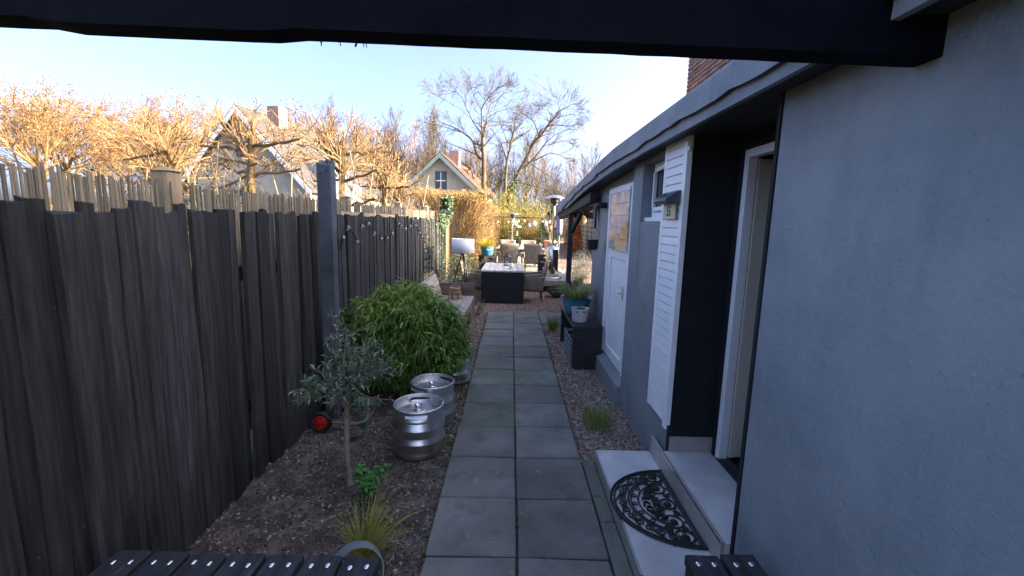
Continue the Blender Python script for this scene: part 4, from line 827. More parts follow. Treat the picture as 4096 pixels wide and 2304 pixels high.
MB().lathe([(.0001, 1.08), (.03, 1.08), (.032, 1.14), (.015, 1.16), (.015, 1.3), (.0001, 1.3)], 12, (-.995, 9, 0)).build('lamp_holder', BLACKM, lp)
for a in (200, 320, 80): MB().tube([(-.995+.02*math.cos(rad(a)), 9+.02*math.sin(rad(a)), 1.11), (-.995+.33*math.cos(rad(a)), 9+.33*math.sin(rad(a)), -.02)], [.014, .011], 8).build('leg', BLACKM, lp)
tb = thing('terrace_table', 'low table with grey planked top and black board front', 'table', (-.17, 10.4, 0))
for k in range(6):
    f0, f1 = k/6, (k+1)/6; xa, xb = -.655, .315
    MB().box((xa+(xb-xa)*f0+.003, 9.52, .680), (xa+(xb-xa)*f1-.003, 11.28, .715+random.uniform(-.0015, .0015))).build('top_plank', GREYW, tb, .003)
MB().box((-.648, 9.545, -.02), (.306, 9.585, .6795)).build('end_panel', NAVYW, tb, .002); MB().box((-.648, 11.2, -.02), (.306, 11.24, .6795)).build('end_panel', NAVYW, tb, .002)
MB().box((-.40, 9.586, .45), (.06, 11.19, .52)).build('stretcher', NAVYW, tb)
ln = thing('table_lantern', 'black metal lantern with barred glass on the grey table', 'lantern', (-.085, 10.75, .716)); x, y, z = -.085, 10.75, .716
MB().box((x-.085, y-.085, z), (x+.085, y+.085, z+.015)).build('base', BLACKM, ln, .003)
b = MB()
for i in (-1, 1):
    for j in (-1, 1): b.box((x+i*.072-.009, y+j*.072-.009, z+.015), (x+i*.072+.009, y+j*.072+.009, z+.215))
b.build('corner_post', BLACKM, ln)
b = MB()
for q in (-.024, .024): b.box((x+q-.003, y-.076, z+.016), (x+q+.003, y-.071, z+.214)); b.box((x+q-.003, y+.071, z+.016), (x+q+.003, y+.076, z+.214)); b.box((x-.076, y+q-.003, z+.016), (x-.071, y+q+.003, z+.214)); b.box((x+.071, y+q-.003, z+.016), (x+.076, y+q+.003, z+.214))
for zz in (.08, .15): b.box((x-.073, y-.0755, z+zz), (x+.073, y-.0715, z+zz+.005))
b.build('bar', BLACKM, ln)
MB().box((x-.068, y-.068, z+.016), (x+.068, y+.068, z+.214)).build('glass', CLEARG, ln)
MB().lathe([(.125, .215), (.125, .225), (.05, .258), (.03, .262), (.03, .29), (.042, .292), (.042, .305), (.0001, .308)], 4, (x, y, z)).build('roof', BLACKM, ln)
MB().tube([(x, y, z+.015), (x, y, z+.09)], .028, 14).build('candle', WENAM, ln)
jr = thing('tealight_jar', 'small white lantern jar with a wire handle on the grey table', 'jar', (.02, 10.12, .716))
MB().lathe([(.0001, .0), (.045, .0), (.056, .03), (.054, .055), (.036, .095), (.034, .10), (.040, .112), (.036, .113), (.030, .10), (.05, .04), (.0001, .012)], 24, (.02, 10.12, .7165)).build('body', CHINA, jr)
MB().tube([(.02+.05*math.cos(a), 10.065+.0*a, .785+.045*math.sin(a)) for a in np.linspace(3.3, 6.1, 10)], .0022, 5).build('handle', LEGM, jr)
# ---- wicker armchairs
mw = M('woven wicker', (.30, .245, .19), (.42, .35, .28), .7, 10, .2, 40, rnd=.08); N = mw.node_tree.nodes; K = mw.node_tree.links
tc = N.new('ShaderNodeTexCoord'); bk = N.new('ShaderNodeTexBrick'); bk.inputs['Scale'].default_value = 26; bk.inputs['Mortar Size'].default_value = .03; bk.inputs['Mortar'].default_value = (.25, .25, .25, 1); bk.inputs['Color1'].default_value = (1, 1, 1, 1); bk.inputs['Color2'].default_value = (.72, .72, .72, 1); mpn = N.new('ShaderNodeMapping'); mpn.inputs['Rotation'].default_value = (rad(90), 0, 0); K.new(tc.outputs['Object'], mpn.inputs[0]); K.new(mpn.outputs[0], bk.inputs[0])
src = N['Principled BSDF'].inputs['Base Color'].links[0].from_socket; mx = N.new('ShaderNodeMix'); mx.data_type = 'RGBA'; mx.blend_type = 'MULTIPLY'; mx.inputs[0].default_value = .8; K.new(src, mx.inputs[6]); K.new(bk.outputs['Color'], mx.inputs[7]); K.new(mx.outputs[2], N['Principled BSDF'].inputs['Base Color'])
def surf(f, nu, nv, th):
    """thin curved panel from a parametric surface"""
    P = [[Vector(f(i/nu, j/nv)) for j in range(nv+1)] for i in range(nu+1)]; Nn = lambda i, j: ((P[min(i+1, nu)][j]-P[max(i-1, 0)][j]).cross(P[i][min(j+1, nv)]-P[i][max(j-1, 0)])).normalized()
    A = [P[i][j]+Nn(i, j)*th/2 for i in range(nu+1) for j in range(nv+1)]; B = [P[i][j]-Nn(i, j)*th/2 for i in range(nu+1) for j in range(nv+1)]; n = len(A); w_ = nv+1
    fs = [(i*w_+j, i*w_+j+1, i*w_+w_+j+1, i*w_+w_+j) for i in range(nu) for j in range(nv)]; fs += [tuple(n+q for q in f_[::-1]) for f_ in fs]
    ed = [i*w_ for i in range(nu+1)]+[nu*w_+j for j in range(1, nv+1)]+[i*w_+nv for i in range(nu-1, -1, -1)]+[j for j in range(nv-1, 0, -1)]
    fs += [(ed[k], ed[(k+1) % len(ed)], n+ed[(k+1) % len(ed)], n+ed[k]) for k in range(len(ed))]; b = MB(); b.add(A+B, fs, True); return b
def make_chair(label, loc, rz, group):
    t = thing('wicker_armchair', label, 'chair', loc, rz, group)
    surf(lambda u, v: ((u-.5)*2*(.215+.07*v), -.225-.10*v**1.3-.05*(1-(2*u-1)**2)*(.4+.6*v), .25+.615*v+.012*math.sin(u*3.14)), 8, 8, .035).build('backrest', mw, t, world=False)
    MB().box((-.235, -.23, .36), (.235, .25, .43)).build('seat', mw, t, .015, 2, world=False)
    for s in (-1, 1):
        b = surf(lambda u, v: (s*(.245+.045*v+.01*math.sin(u*3)), -.245+.475*u-.02*v, .265+v*(.335+.02*math.sin(u*3.1))), 6, 4, .03)
        b.tube([(s*.285, -.30, .70), (s*.295, -.24, .645), (s*.297, -.08, .625), (s*.295, .12, .612), (s*.285, .215, .585), (s*.265, .24, .45)], .026, 8, flat=.8); b.build('armrest', mw, t, world=False)
    for x in (-.215, .215):
        for y in (-.215, .215): MB().tube([(x, y, .36), (x*1.04, y*1.06, 0)], [.016, .012], 8).build('leg', LEGM, t, world=False)
    return t
ch = make_chair('wicker armchair on the right of the low grey table, facing left', (.50, 9.98, -.015), rad(90), 'wicker armchairs at the low grey table')
G2, G3 = 'wicker armchairs round the deck table', 'wicker armchairs on the far terrace'
dup(ch, (-.80, 10.05, -.015), rad(-92), 'wicker armchair on the left of the low grey table, partly behind it')
dup(ch, (.685, 13.45, .28), rad(-3), 'wicker armchair beside the polished heater, seen from behind', G2); dup(ch, (-.075, 13.45, .28), rad(3), 'wicker armchair behind the black lantern, seen from behind', G2)
dup(ch, (-.13, 15.55, .28), rad(180), 'wicker armchair across the deck table, behind the left one', G2); dup(ch, (.62, 15.55, .28), rad(182), 'wicker armchair across the deck table, in the middle', G2)
dup(ch, (1.17, 15.1, .22), rad(120), 'wicker armchair at the right end of the deck table, by the terracotta pot', G2)
# ---- deck
dk = tag(obj('wooden_deck', MB().box((-1.55, 11.42, .02), (1.66, 19.4, .235)).mesh('wooden_deck'), BITUD), kind='structure')
for k in range(23): x = -1.58+k*.142; MB().box((x, 11.38+random.uniform(-.004, .004), .245), (x+.136, 19.45, .279+random.uniform(-.001, .001))).build('deck_board', DECKW, dk, .003)
MB().box((-1.58, 11.365, .13), (1.69, 11.395, .244)).build('fascia_board', DECKW, dk, .003)
rk = thing('rock', 'rough dark rock lying on the gravel before the deck', 'rock', (1.16, 10.6, 0))
bm = bmesh.new(); bmesh.ops.create_icosphere(bm, subdivisions=3, radius=1)
for v in bm.verts:
    c = v.co; k = 1+.22*math.sin(3.1*c.x+1)*math.sin(2.7*c.y+2)+.13*math.sin(7*c.x+c.z*5)+random.gauss(0, .035); v.co = Vector((c.x*.24*k, c.y*.19*k, c.z*.17*k+.11))
me = D.meshes.new('stone'); bm.to_mesh(me); bm.free(); obj('stone', me, M('dark rock', (.012, .012, .012), (.06, .056, .05), .9, 5, .9, 20), rk)
me2 = me.copy(); r2 = tag(obj('rock', me2, MATS['dark rock']), 'dark low rock half hidden behind the roof post', 'rock'); r2.location = (1.52, 11.1, -.02); r2.scale = (1.3, .9, .9); r2.rotation_euler = (0, 0, 1)
# ---- bottle crates with print, pot on top
def crate(name, label, loc, rz, group, w_=.40, d=.30, h=.295, txt=('fritz-kola', 'fritz-kola')):
    t = thing(name, label, 'crate', loc, rz, group); hw, hd = w_/2, d/2; th = .012; BK = M('black crate plastic', (.012, .012, .014), (.022, .022, .025), .45, 5)
    b = MB().box((-hw, -hd, 0), (hw, hd, .012))
    def wall(a, c, n):                     # wall with a grip slot
        (xa, ya), (xb, yb) = a, c; L = math.hypot(xb-xa, yb-ya); ux, uy = (xb-xa)/L, (yb-ya)/L
        def piece(s0, s1, z0, z1): b.hexa([(xa+ux*s+n[0]*o, ya+uy*s+n[1]*o, z) for z in (z0, z1) for s, o in ((s0, 0), (s1, 0), (s1, -th), (s0, -th))])
        m_ = L/2; q = .075; piece(0, L, .012, .19); piece(0, m_-q, .19, .245); piece(m_+q, L, .19, .245); piece(0, L, .245, h)
    wall((-hw, -hd), (hw, -hd), (0, -1)); wall((hw, hd), (-hw, hd), (0, 1)); wall((-hw, hd-th), (-hw, -hd+th), (-1, 0)); wall((hw, -hd+th), (hw, hd-th), (1, 0)); b.build('body', BK, t, world=False)
    b = MB().box((-hw-.006, -hd-.006, h-.018), (hw+.006, -hd, h)).box((-hw-.006, hd, h-.018), (hw+.006, hd+.006, h)).box((-hw-.006, -hd, h-.018), (-hw, hd, h)).box((hw, -hd, h-.018), (hw+.006, hd, h)); b.build('rim', BK, t, world=False)
    if txt:
        o = obj('lettering', text_mesh(txt[0], .075, .001), LTEXT, t); o.location = (0, -hd-.0015, .105); o.rotation_euler = (rad(90), 0, 0)
        o = obj('lettering', text_mesh(txt[1], .062, .001), LTEXT, t); o.location = (-hw-.0015, 0, .105); o.rotation_euler = (rad(90), 0, rad(-90))
    return t
GC = 'black bottle crates on the deck'
c1 = crate('bottle_crate', 'black bottle crate with white lettering, upper one under the turquoise pot', (-.63, 11.82, .579), rad(33), GC)
dup(c1, (-.63, 11.82, .28), rad(33), 'black bottle crate, lower one under the turquoise pot')
dup(c1, (.99, 12.55, .28), rad(0), 'black bottle crate behind the polished heater, lowest of its stack'); dup(c1, (.99, 12.55, .578), rad(0), 'black bottle crate behind the polished heater, topmost of its stack')
bp_ = thing('plant_pot', 'turquoise pot with black marks and golden grass on the crates', 'pot', (-.65, 11.80, .876))
MB().lathe([(.0001, .876), (.135, .876), (.145, .885), (.180, 1.09), (.186, 1.10), (.186, 1.115), (.172, 1.112), (.165, 1.07), (.0001, 1.07)], 36, (-.65, 11.8, 0)).build('pot', BLUEG, bp_)
b = MB(); chips(b, -.65, 11.8, .145, .145, .90, 1.06, 9, 4, lambda t: 1+.22*t); b.build('mark', BLACKM, bp_)
o = obj('lettering', text_mesh('No 30', .062, .001), LTEXT, bp_); o.location = Vector((-.575, 11.645, 1.045))-bp_.location; o.rotation_euler = (rad(80), 0, rad(24))
tuft('sedge_tuft', 'bright golden sedge standing in the turquoise pot on the crates', (-.65, 11.8, 1.08), 420, .34, .13, .75, M('gold sedge blade', (.24, .22, .02), (.80, .62, .10), .5, 20, var=True, c3=(.52, .42, .045), trans=.35), 12, (.15, .5), (.006, .010), cat='sedge')
# ---- patio heaters
def heater(label, loc):
    t = thing('patio_heater', label, 'patio heater', loc, 0, 'patio heaters'); k = 32
    MB().lathe([(.0001, .0), (.23, .0), (.235, .015), (.225, .035), (.185, .05), (.0001, .05)], k).build('base', STEEL, t, world=False)
    MB().lathe([(.178, .05), (.180, .055), (.180, .80), (.178, .805)], k).build('cylinder', CHROME, t, world=False)
    MB().lathe([(.186, .80), (.186, .815), (.15, .85), (.06, .885), (.03, .89)], k).build('cover', STEEL, t, world=False)
    MB().tube([(0, 0, .885), (0, 0, 1.98)], .030, 16).build('pole', CHROME, t, world=False)
    MB().lathe([(.032, 1.96), (.045, 2.0), (.09, 2.03), (.11, 2.06), (.115, 2.09), (.115, 2.17), (.0001, 2.17)], 24).build('burner', M('burner mesh', (.05, .045, .04), (.10, .09, .08), .5, 90, .3, 120, metal=.7), t, world=False)
    MB().box((.045, -.02, 1.86), (.075, .02, 2.03)).build('valve_box', STEEL, t, .004, world=False)
    MB().lathe([(.29, 2.165), (.293, 2.168), (.27, 2.185), (.16, 2.235), (.05, 2.252), (.0001, 2.254), (.0001, 2.246), (.05, 2.244), (.16, 2.225), (.27, 2.176), (.29, 2.165)], k).build('reflector', STEEL, t, world=False)
    for x in (.17, .23): MB().tube([(x, -.06, .03), (x+.025, -.06, .03)], .028, 10).build('wheel', RUBB, t, world=False)
    return t
h1 = heater('polished steel patio heater on the deck beside the roof post', (1.135, 11.88, .28)); dup(h1, (.05, 20.7, 0), 0, 'patio heater farther back, beyond the deck table')
# ---- deck table and things on it
t2 = thing('deck_table', 'dark table on the deck between the wicker armchairs', 'table', (.3, 14.4, .28))
for k in range(5): MB().box((-.5, 13.95+k*.18, .915), (1.1, 13.95+k*.18+.174, .95)).build('top_plank', M('blue grey table top', (.20, .21, .23), (.36, .37, .39), .4, 5, .1, 20), t2, .003)
MB().box((-.45, 14.0, .85), (1.05, 14.03, .914)).box((-.45, 14.77, .85), (1.05, 14.8, .914)).build('apron', LEGM, t2)
for x in (-.42, .99):
    for y in (14.05, 14.72): MB().box((x, y, .28), (x+.06, y+.06, .914)).build('leg', LEGM, t2)
def candle(label, x, y, z):
    t = thing('candle_holder', label, 'candle holder', (x, y, z), 0, 'white candle holders'); MB().lathe([(.0001, 0), (.045, 0), (.045, .012), (.02, .05), (.016, .15), (.024, .165), (.0001, .17)], 14).build('body', CHINA, t, world=False); return t
c_ = candle('white candle holder on the deck table, near its middle', .35, 14.3, .951); dup(c_, (.96, 14.5, .951), 0, 'white candle holder on the deck table, near its right end')
# ---- bar with hanging jars and bulbs
fb = thing('hanging_rack', 'thin black frame over the deck hung with jars and bulbs', 'rack', (.3, 14, .28))
MB().tube([(-.80, 14.95, 1.955), (1.40, 14.95, 1.955)], .016, 8).build('top_bar', BLACKM, fb); MB().tube([(-.2, 14.95, 1.74), (1.30, 14.95, 1.72)], .006, 6).build('lower_wire', BLACKM, fb)
for x in (-.56, -.50, 1.02): MB().tube([(x, 14.95, .279), (x, 14.95, 1.95)], .011, 6).build('upright', BLACKM, fb)
def jar(label, x, z, r=.065, mt=CHINA):
    t = thing('hanging_jar', label, 'jar', (x, 14.93, z), 0, 'jars hanging from the black bar'); MB().lathe([(.0001, -.075), (r*.85, -.075), (r, -.05), (r*.9, .02), (r*.62, .06), (r*.62, .075), (r*.55, .075), (.0001, .05)], 16).build('body', mt, t, world=False)
    MB().tube([(-r*.6, 0, .07), (0, 0, 1.948-z if z > 1.6 else .2), (r*.6, 0, .07)], .003, 5).build('wire', BLACKM, t, world=False); return t
jar('white jar hanging leftmost from the black bar', .12, 1.77); jar('white jar hanging in the middle of the black bar', .77, 1.775, .075); jar('white jar hanging at the right end of the black bar', 1.17, 1.78, .06); jar('clear round glass jar hanging from the black bar', .585, 1.70, .085, BULB)
def bulb(label, x, z):
    t = thing('hanging_bulb', label, 'bulb', (x, 14.95, z), 0, 'bulbs on the black bar'); MB().lathe([(.0001, -.055)]+[(.038*math.sin(a), -.017-.038*math.cos(a)) for a in np.linspace(.3, 2.6, 8)]+[(.014, .03)], 12).build('glass', M('amber bulb', (.62, .42, .30), (.75, .60, .46), .2, 4), t, world=False); MB().tube([(0, 0, .02), (0, 0, .075)], .014, 8).tube([(0, 0, .07), (0, 0, 1.955-z)], .004, 5).build('socket', RUBB, t, world=False); return t
for x, z, s in ((-.47, 1.80, 'beside the left uprights'), (-.12, 1.80, 'left of the jars'), (.235, 1.85, 'beside the leftmost jar'), (.43, 1.86, 'between two white jars'), (1.05, 1.85, 'left of the right end jar'), (1.29, 1.85, 'at the right end')): bulb('small glass bulb hanging on the black bar, '+s, x, z)
# ---- pots, parasol and lights at the right of the deck
tp = thing('terracotta_pot', 'terracotta pot with a bare shrub at the right of the deck', 'pot', (1.46, 16.6, .28))
MB().box((1.24, 16.4, .28), (1.70, 16.82, .70)).build('stand', BENCHW, tp, .004); MB().lathe([(.0001, .70), (.16, .70), (.215, 1.06), (.235, 1.065), (.235, 1.14), (.21, 1.14), (.2, 1.08), (.0001, 1.08)], 28, (1.46, 16.6, 0)).build('pot', TERRA, tp)
paths = []; g = np.random.default_rng(4)
def shoots(p, d, L, r, lev, out, g, k=(5, 4), sp=.5, up=.12):
    n = 5; P = [p]; d = unit(d)
    for i in range(n-1): d = unit(d+g.normal(0, .10, 3)+np.array([0, 0, up])); P.append(P[-1]+d*L/(n-1))
    out.append((np.array(P), np.linspace(r, r*.5, n), 5 if lev == 0 else 3))
    if lev < len(k):
        for q in range(k[lev]): f = g.uniform(.25, 1); shoots(P[min(4, int(f*5))], unit(P[-1]-P[0])+g.normal(0, sp, 3), L*g.uniform(.4, .75), r*.6, lev+1, out, g, k, sp, up)
for a in np.arange(6)*1.05: shoots(np.array([1.46, 16.6, 1.35]), np.array([math.cos(a)*.7, math.sin(a)*.7, 1]), .55, .012, 0, paths, g)
paths.append((np.array([(1.46, 16.6, 1.08), (1.465, 16.6, 1.2), (1.455, 16.6, 1.38)]), np.array([.03, .024, .02]), 8)); V, F = tubes_np(paths); obj('bare_shrub', npmesh('bare_shrub', V-woff(tp), F), STEM, tp)
pk = thing('pink_lantern', 'small pink paper lantern in the bare potted shrub', 'lantern', (1.28, 14.5, 1.63)); MB().lathe([(.0001, -.075), (.035, -.072), (.052, -.03), (.052, .03), (.035, .072), (.0001, .075)], 14).tube([(0, 0, .07), (.02, 2.0, .15)], .002, 4).build('shade', PINK, pk, world=False)
ps = thing('closed_parasol', 'closed lilac parasol standing beside the steel heater', 'parasol', (1.475, 13.5, .28))
MB().tube([(1.475, 13.5, .28), (1.475, 13.5, 2.62)], .019, 10).build('pole', ZINC, ps); MB().lathe([(.0001, .28), (.2, .28), (.2, .31), (.05, .34), (.03, .42), (.0001, .42)], 20, (1.475, 13.5, 0)).build('foot', ZINC, ps)
b = MB(); n = 20; vs = []
for z, r in ((1.44, .02), (1.445, .062), (1.52, .072), (1.8, .078), (2.1, .07), (2.4, .05), (2.6, .02)):
    for k in range(n): a = 2*math.pi*k/n; q = r*(1+(.22 if k % 2 else -.12)*(1 if .03 < r else 0)); vs.append((1.475+q*math.cos(a), 13.5+q*math.sin(a), z+(.018*math.sin(3*a) if z < 1.5 else 0)))
b.add(vs, [(i*n+k, i*n+(k+1) % n, i*n+n+(k+1) % n, i*n+n+k) for i in range(6) for k in range(n)], True); b.build('folded_cloth', PURP, ps)
plt = thing('paper_lantern', 'round cream woven lantern hanging from the end of the roof', 'lantern', (1.485, 9.36, 1.86)); b = MB()
b.lathe([(.0001, -.108)]+[(.116*math.sin(a), -.108*math.cos(a)) for a in np.linspace(.25, 2.9, 14)]+[(.03, .105)], 24); b.build('shade', PAPER, plt, world=False)
b = MB()
for z in np.linspace(-.085, .085, 7): r = .117*math.sqrt(max(.05, 1-(z/.11)**2)); b.tube([(r*math.cos(a), r*math.sin(a), z) for a in np.linspace(0, 6.28, 25)[:-1]], .0018, 4, True)
b.build('rib', TANW, plt, world=False); MB().lathe([(.0001, .12), (.03, .12), (.034, .104), (.0001, .104)], 14).tube([(0, 0, .12), (0, 0, .16)], .003, 5).build('cap', WENAM, plt, world=False)
cf = thing('conifer', 'dark green clipped conifer beyond the lilac parasol', 'conifer', (1.95, 21.5, 0)); g = np.random.default_rng(6)
MB().tube([(1.95, 21.5, -.05), (1.95, 21.5, 1.2)], [.07, .05], 8).build('trunk', BARK, cf)
n = 5200; zz = g.random(n)**.8; R_ = .62*np.sin(np.clip(zz*1.02+.12, 0, 1)*np.pi)**.55*(1-.55*zz); a = g.uniform(0, 6.28, n); q = R_*(1-.35*g.random(n)**2)*(1+.1*np.sin(5*a+9*zz)); C = np.column_stack([1.95+q*np.cos(a), 21.5+q*np.sin(a), .92+1.68*zz]); Dd = np.column_stack([np.cos(a), np.sin(a), g.normal(.5, .4, n)])
V, F = leaves_np(C, Dd, g.normal(0, 1, (n, 3)), g.uniform(.05, .10, n), g.uniform(.03, .05, n)); tag(obj('foliage', npmesh('foliage', V-woff(cf), F, np.repeat(g.random(n), 5)), CONIF, cf), kind='stuff')
# ---- shrubs by the fence, lavender along the path
def shrub(name, label, cat, c, rx, ry, h, n, L, W, mt, seed, group=None, stems=True, var=(1.3, 2.0), z0=.0, bend=.2, stemmat=None):
    g = np.random.default_rng(seed); t = thing(name, label, cat, (c[0], c[1], 0), 0, group)
    a = g.uniform(0, 6.28, n); el = np.arcsin(g.uniform(-.15, 1, n)); dep = 1-.6*g.random(n)**1.6; lump = 1+.16*np.sin(3*a+seed)*np.cos(2*el*3)+.10*np.sin(7*a+3*el+seed)+g.normal(0, .06, n)
    U = np.column_stack([np.cos(a)*np.cos(el), np.sin(a)*np.cos(el), np.sin(el)]); C = np.column_stack([c[0]+U[:, 0]*rx*dep*lump, c[1]+U[:, 1]*ry*dep*lump, z0+(h-z0)*(.22+.78*U[:, 2]*dep*lump)]); C[:, 2] = np.maximum(C[:, 2], .03)
    Dd = U+g.normal(0, .7, (n, 3))+[0, 0, .25]; V, F = leaves_np(C, Dd, g.normal(0, .8, (n, 3))+[0, 0, .6], g.uniform(L*.6, L*1.3, n), g.uniform(W*.7, W*1.2, n), bend); tag(obj('foliage', npmesh('foliage', V-woff(t), F, np.repeat(np.clip(g.beta(*var, n), 0, 1), 5)), mt, t), kind='stuff')
    if stems:
        ps_ = []
        for i in range(stems if stems > 1 else 40): j = g.integers(n); b0 = np.array([c[0]+g.normal(0, rx*.18), c[1]+g.normal(0, ry*.18), -.03]); ps_.append((np.array([b0, b0*.45+C[j]*.55+g.normal(0, .03, 3), C[j]]), np.array([.012, .007, .002])*max(1, h*.8), 4))
        V, F = tubes_np(ps_); obj('stems', npmesh('stems', V-woff(t), F), stemmat or STEM, t)
    return t
shrub('evergreen_shrub', 'loose silvery evergreen shrub behind the floor lamp', 'shrub', (-1.12, 10.1), .50, .75, 1.05, 2600, .06, .017, OLIV, 21)
shrub('evergreen_shrub', 'small silvery shrub between the bench end and the black fence', 'shrub', (-1.35, 8.9), .30, .55, .62, 900, .06, .016, OLIV, 22)
shrub('evergreen_shrub', 'young silvery seedling just right of the bench end board', 'shrub', (-.60, 8.3), .13, .16, .42, 130, .07, .016, OLIV, 23, stems=12)
for k, (x, y, r, h) in enumerate(((2.15, 13.6, .38, .50), (2.55, 15.5, .42, .5), (3.0, 18, .45, .55), (3.4, 20.5, .5, .55), (3.9, 23.5, .5, .6))): shrub('lavender', 'grey green lavender mound beside the reddish gravel path, '+('nearest the house wall', 'second from the house wall', 'middle of the row', 'next to the farthest one', 'farthest along the path')[k], 'lavender', (x, y), r, r, h, 900, .075, .012, LAV, 30+k, 'lavender mounds along the gravel path', stems=25)
tuft('grass_clump', 'pale upright grass clump at the corner of the deck behind the post', (1.98, 12.6, 0), 260, .42, .14, .5, GRASSV, 14, (.08, .4), (.005, .009), cat='grass clump'); tuft('grass_clump', 'pale grass between the two deck chairs, behind the table', (.33, 12.9, .28), 140, .45, .10, .3, GRASSV, 15, (.08, .3), (.005, .008), cat='grass clump')
tuft('grass_clump', 'straw coloured dry grass clump beside the bottle crates', (-.32, 12.35, .28), 260, .55, .10, .3, DRYG, 16, (.08, .3), (.004, .007), cat='grass clump')
# ---- ivy on the fence and the old post
def ivy(label, pts, seed, L=(.03, .055)):
    g = np.random.default_rng(seed); P = np.array(pts); t = thing('ivy', label, 'ivy', tuple(P.mean(0)*[1, 1, 0])); n = len(P)
    V, F = leaves_np(P, g.normal(0, .5, (n, 3))+[.25, -.2, -.5], g.normal(0, .5, (n, 3))+[.8, -.5, .3], g.uniform(*L, n), g.uniform(L[0]*.9, L[1]*.9, n), .15, .35); tag(obj('leaves', npmesh('leaves', V-woff(t), F, np.repeat(g.beta(1.2, 2, n), 5)), IVY, t), kind='stuff'); return t
g = np.random.default_rng(9); pts = []
for k in range(7):
    y = 8.55+.42*k+g.normal(0, .1); 
    for z in np.arange(.2, 1.85, .022):
        y += g.normal(0, .012)
        if g.random() < .75: pts.append((-1.695+abs(g.normal(0, .02)), y+g.normal(0, .03), z))
for k in range(520): pts.append((-1.70+abs(g.normal(0, .05)), 10.2+abs(g.normal(0, .55)), 1.80+g.normal(0, .09)))
ivy('ivy climbing the far sunlit end of the black fence', pts, 40)
pts = [(-1.72+.17*math.cos(a)*r, 11.62+.17*math.sin(a)*r, z) for a, r, z in zip(g.uniform(0, 6.28, 480), g.uniform(.6, .95, 480), 1.86+.58*g.beta(1.8, 1.4, 480))]; iv = ivy('ivy covering the old stump at the end of the fence', pts, 41, (.05, .085)); MB().tube([(-1.72, 11.62, 0), (-1.73, 11.62, 1.2), (-1.72, 11.63, 2.38)], [.09, .08, .07], 10).build('stump', BARK, iv)
sn = thing('solar_spotlight', 'small black tilted panel fixed at the end of the fence', 'lamp', (-1.66, 11.3, 1.95)); MB().hexa([(-1.80, 11.2, 2.0), (-1.56, 11.2, 1.93), (-1.54, 11.32, 1.99), (-1.78, 11.32, 2.06), (-1.80, 11.19, 2.018), (-1.56, 11.19, 1.948), (-1.54, 11.31, 2.008), (-1.78, 11.31, 2.078)]).build('panel', BLACKM, sn); MB().tube([(-1.68, 11.28, 1.84), (-1.68, 11.26, 1.97)], .012, 6).build('stalk', BLACKM, sn)
# ---- far terrace
t3 = None
def far_table(label, x0, x1, y):
    t = thing('cafe_table', label, 'table', (x0, y, 0), 0, 'far terrace tables'); 
    for k in range(3): MB().box((0, k*.25, .70), (x1-x0, k*.25+.24, .74)).build('top_plank', M('warm table wood', (.34, .23, .17), (.50, .36, .28), .5, 5), t, world=False)
    MB().box((.0, -.005, .62), (x1-x0, .015, .699)).build('apron', LEGM, t, world=False)
    for u in (.06, x1-x0-.06): MB().box((u-.03, .3, 0), (u+.03, .4, .699)).build('leg', LEGM, t, world=False)
    return t
f1 = far_table('brown cafe table on the far terrace, nearer one', .75, 2.0, 30); dup(f1, (.95, 36, 0), 0, 'brown cafe table on the far terrace, farther one')
for x, y, r, s in ((1.32, 29.6, 0, 'in front of the nearer brown table'), (1.6, 35.5, 0, 'in front of the farther brown table'), (2.3, 30.4, 90, 'right of the nearer brown table'), (.45, 30.4, -90, 'left of the nearer brown table')): dup(ch, (x, y, 0), rad(r), 'wicker armchair '+s, G3)
dup(c_, (1.45, 30.3, .741), 0, 'white candle holder on the nearer brown table'); dup(c_, (1.55, 36.2, .741), 0, 'white candle holder on the farther brown table')
for x, y, r, s in ((.62, 30.4, -90, 'left chair'), (2.13, 30.4, 90, 'right chair')):
    t = thing('cushion', 'striped cushion leaning on the %s of the nearer brown table' % s, 'cushion', (x, y, .44), 0, 'striped cushions')
    for k in range(5): MB().box((-.2+k*.08, -.05, .0), (-.122+k*.08, .05, .4)).build('stripe', (M('cream stripe', (.62, .54, .42)), M('purple stripe', (.10, .07, .10)))[k % 2], t, .01, world=False)
    t.rotation_euler = (rad(-12), 0, rad(r))
bx = thing('planter_box', 'black planter box carrying the big glass lantern', 'planter', (.1, 24, 0)); MB().box((-.30, 23.8, 0), (.46, 24.3, 1.06)).build('box', BITUD, bx, .01)
bg_ = thing('glass_lantern', 'big black framed glass lantern on the planter box', 'lantern', (.29, 24.05, 1.061)); b = MB()
for i in (-1, 1):
    for j in (-1, 1): b.box((.29+i*.165-.015, 24.05+j*.165-.015, 1.07), (.29+i*.165+.015, 24.05+j*.165+.015, 1.53))
b.box((.105, 23.865, 1.061), (.475, 24.235, 1.075)); b.build('frame', BLACKM, bg_); MB().lathe([(.27, 1.53), (.27, 1.56), (.08, 1.64), (.0001, 1.65)], 4, (.29, 24.05, 0)).build('roof', ZINC, bg_); MB().box((.135, 23.895, 1.076), (.445, 24.205, 1.529)).build('glass', CLEARG, bg_); MB().tube([(.29, 24.05, 1.076), (.29, 24.05, 1.3)], .06, 12).build('candle', WENAM, bg_)
rl = thing('terrace_railing', 'pale railing across the end of the far terrace', 'railing', (2, 42, 0))
for z in (1.30, .86): MB().box((.9, 41.95, z), (3.4, 42.05, z+.05)).build('rail', TANW, rl)
for x in np.arange(.95, 3.5, .8): MB().box((x, 41.96, 0), (x+.07, 42.04, 1.3)).build('baluster', TANW, rl)
wc = thing('wooden_crate', 'brown slatted crate standing on the far railing ledge', 'crate', (2.6, 41.5, .9)); 
for k in range(4): MB().box((2.3, 41.3, .9+k*.085), (2.9, 41.33, .9+k*.085+.065)).build('slat', BENCHT, wc)
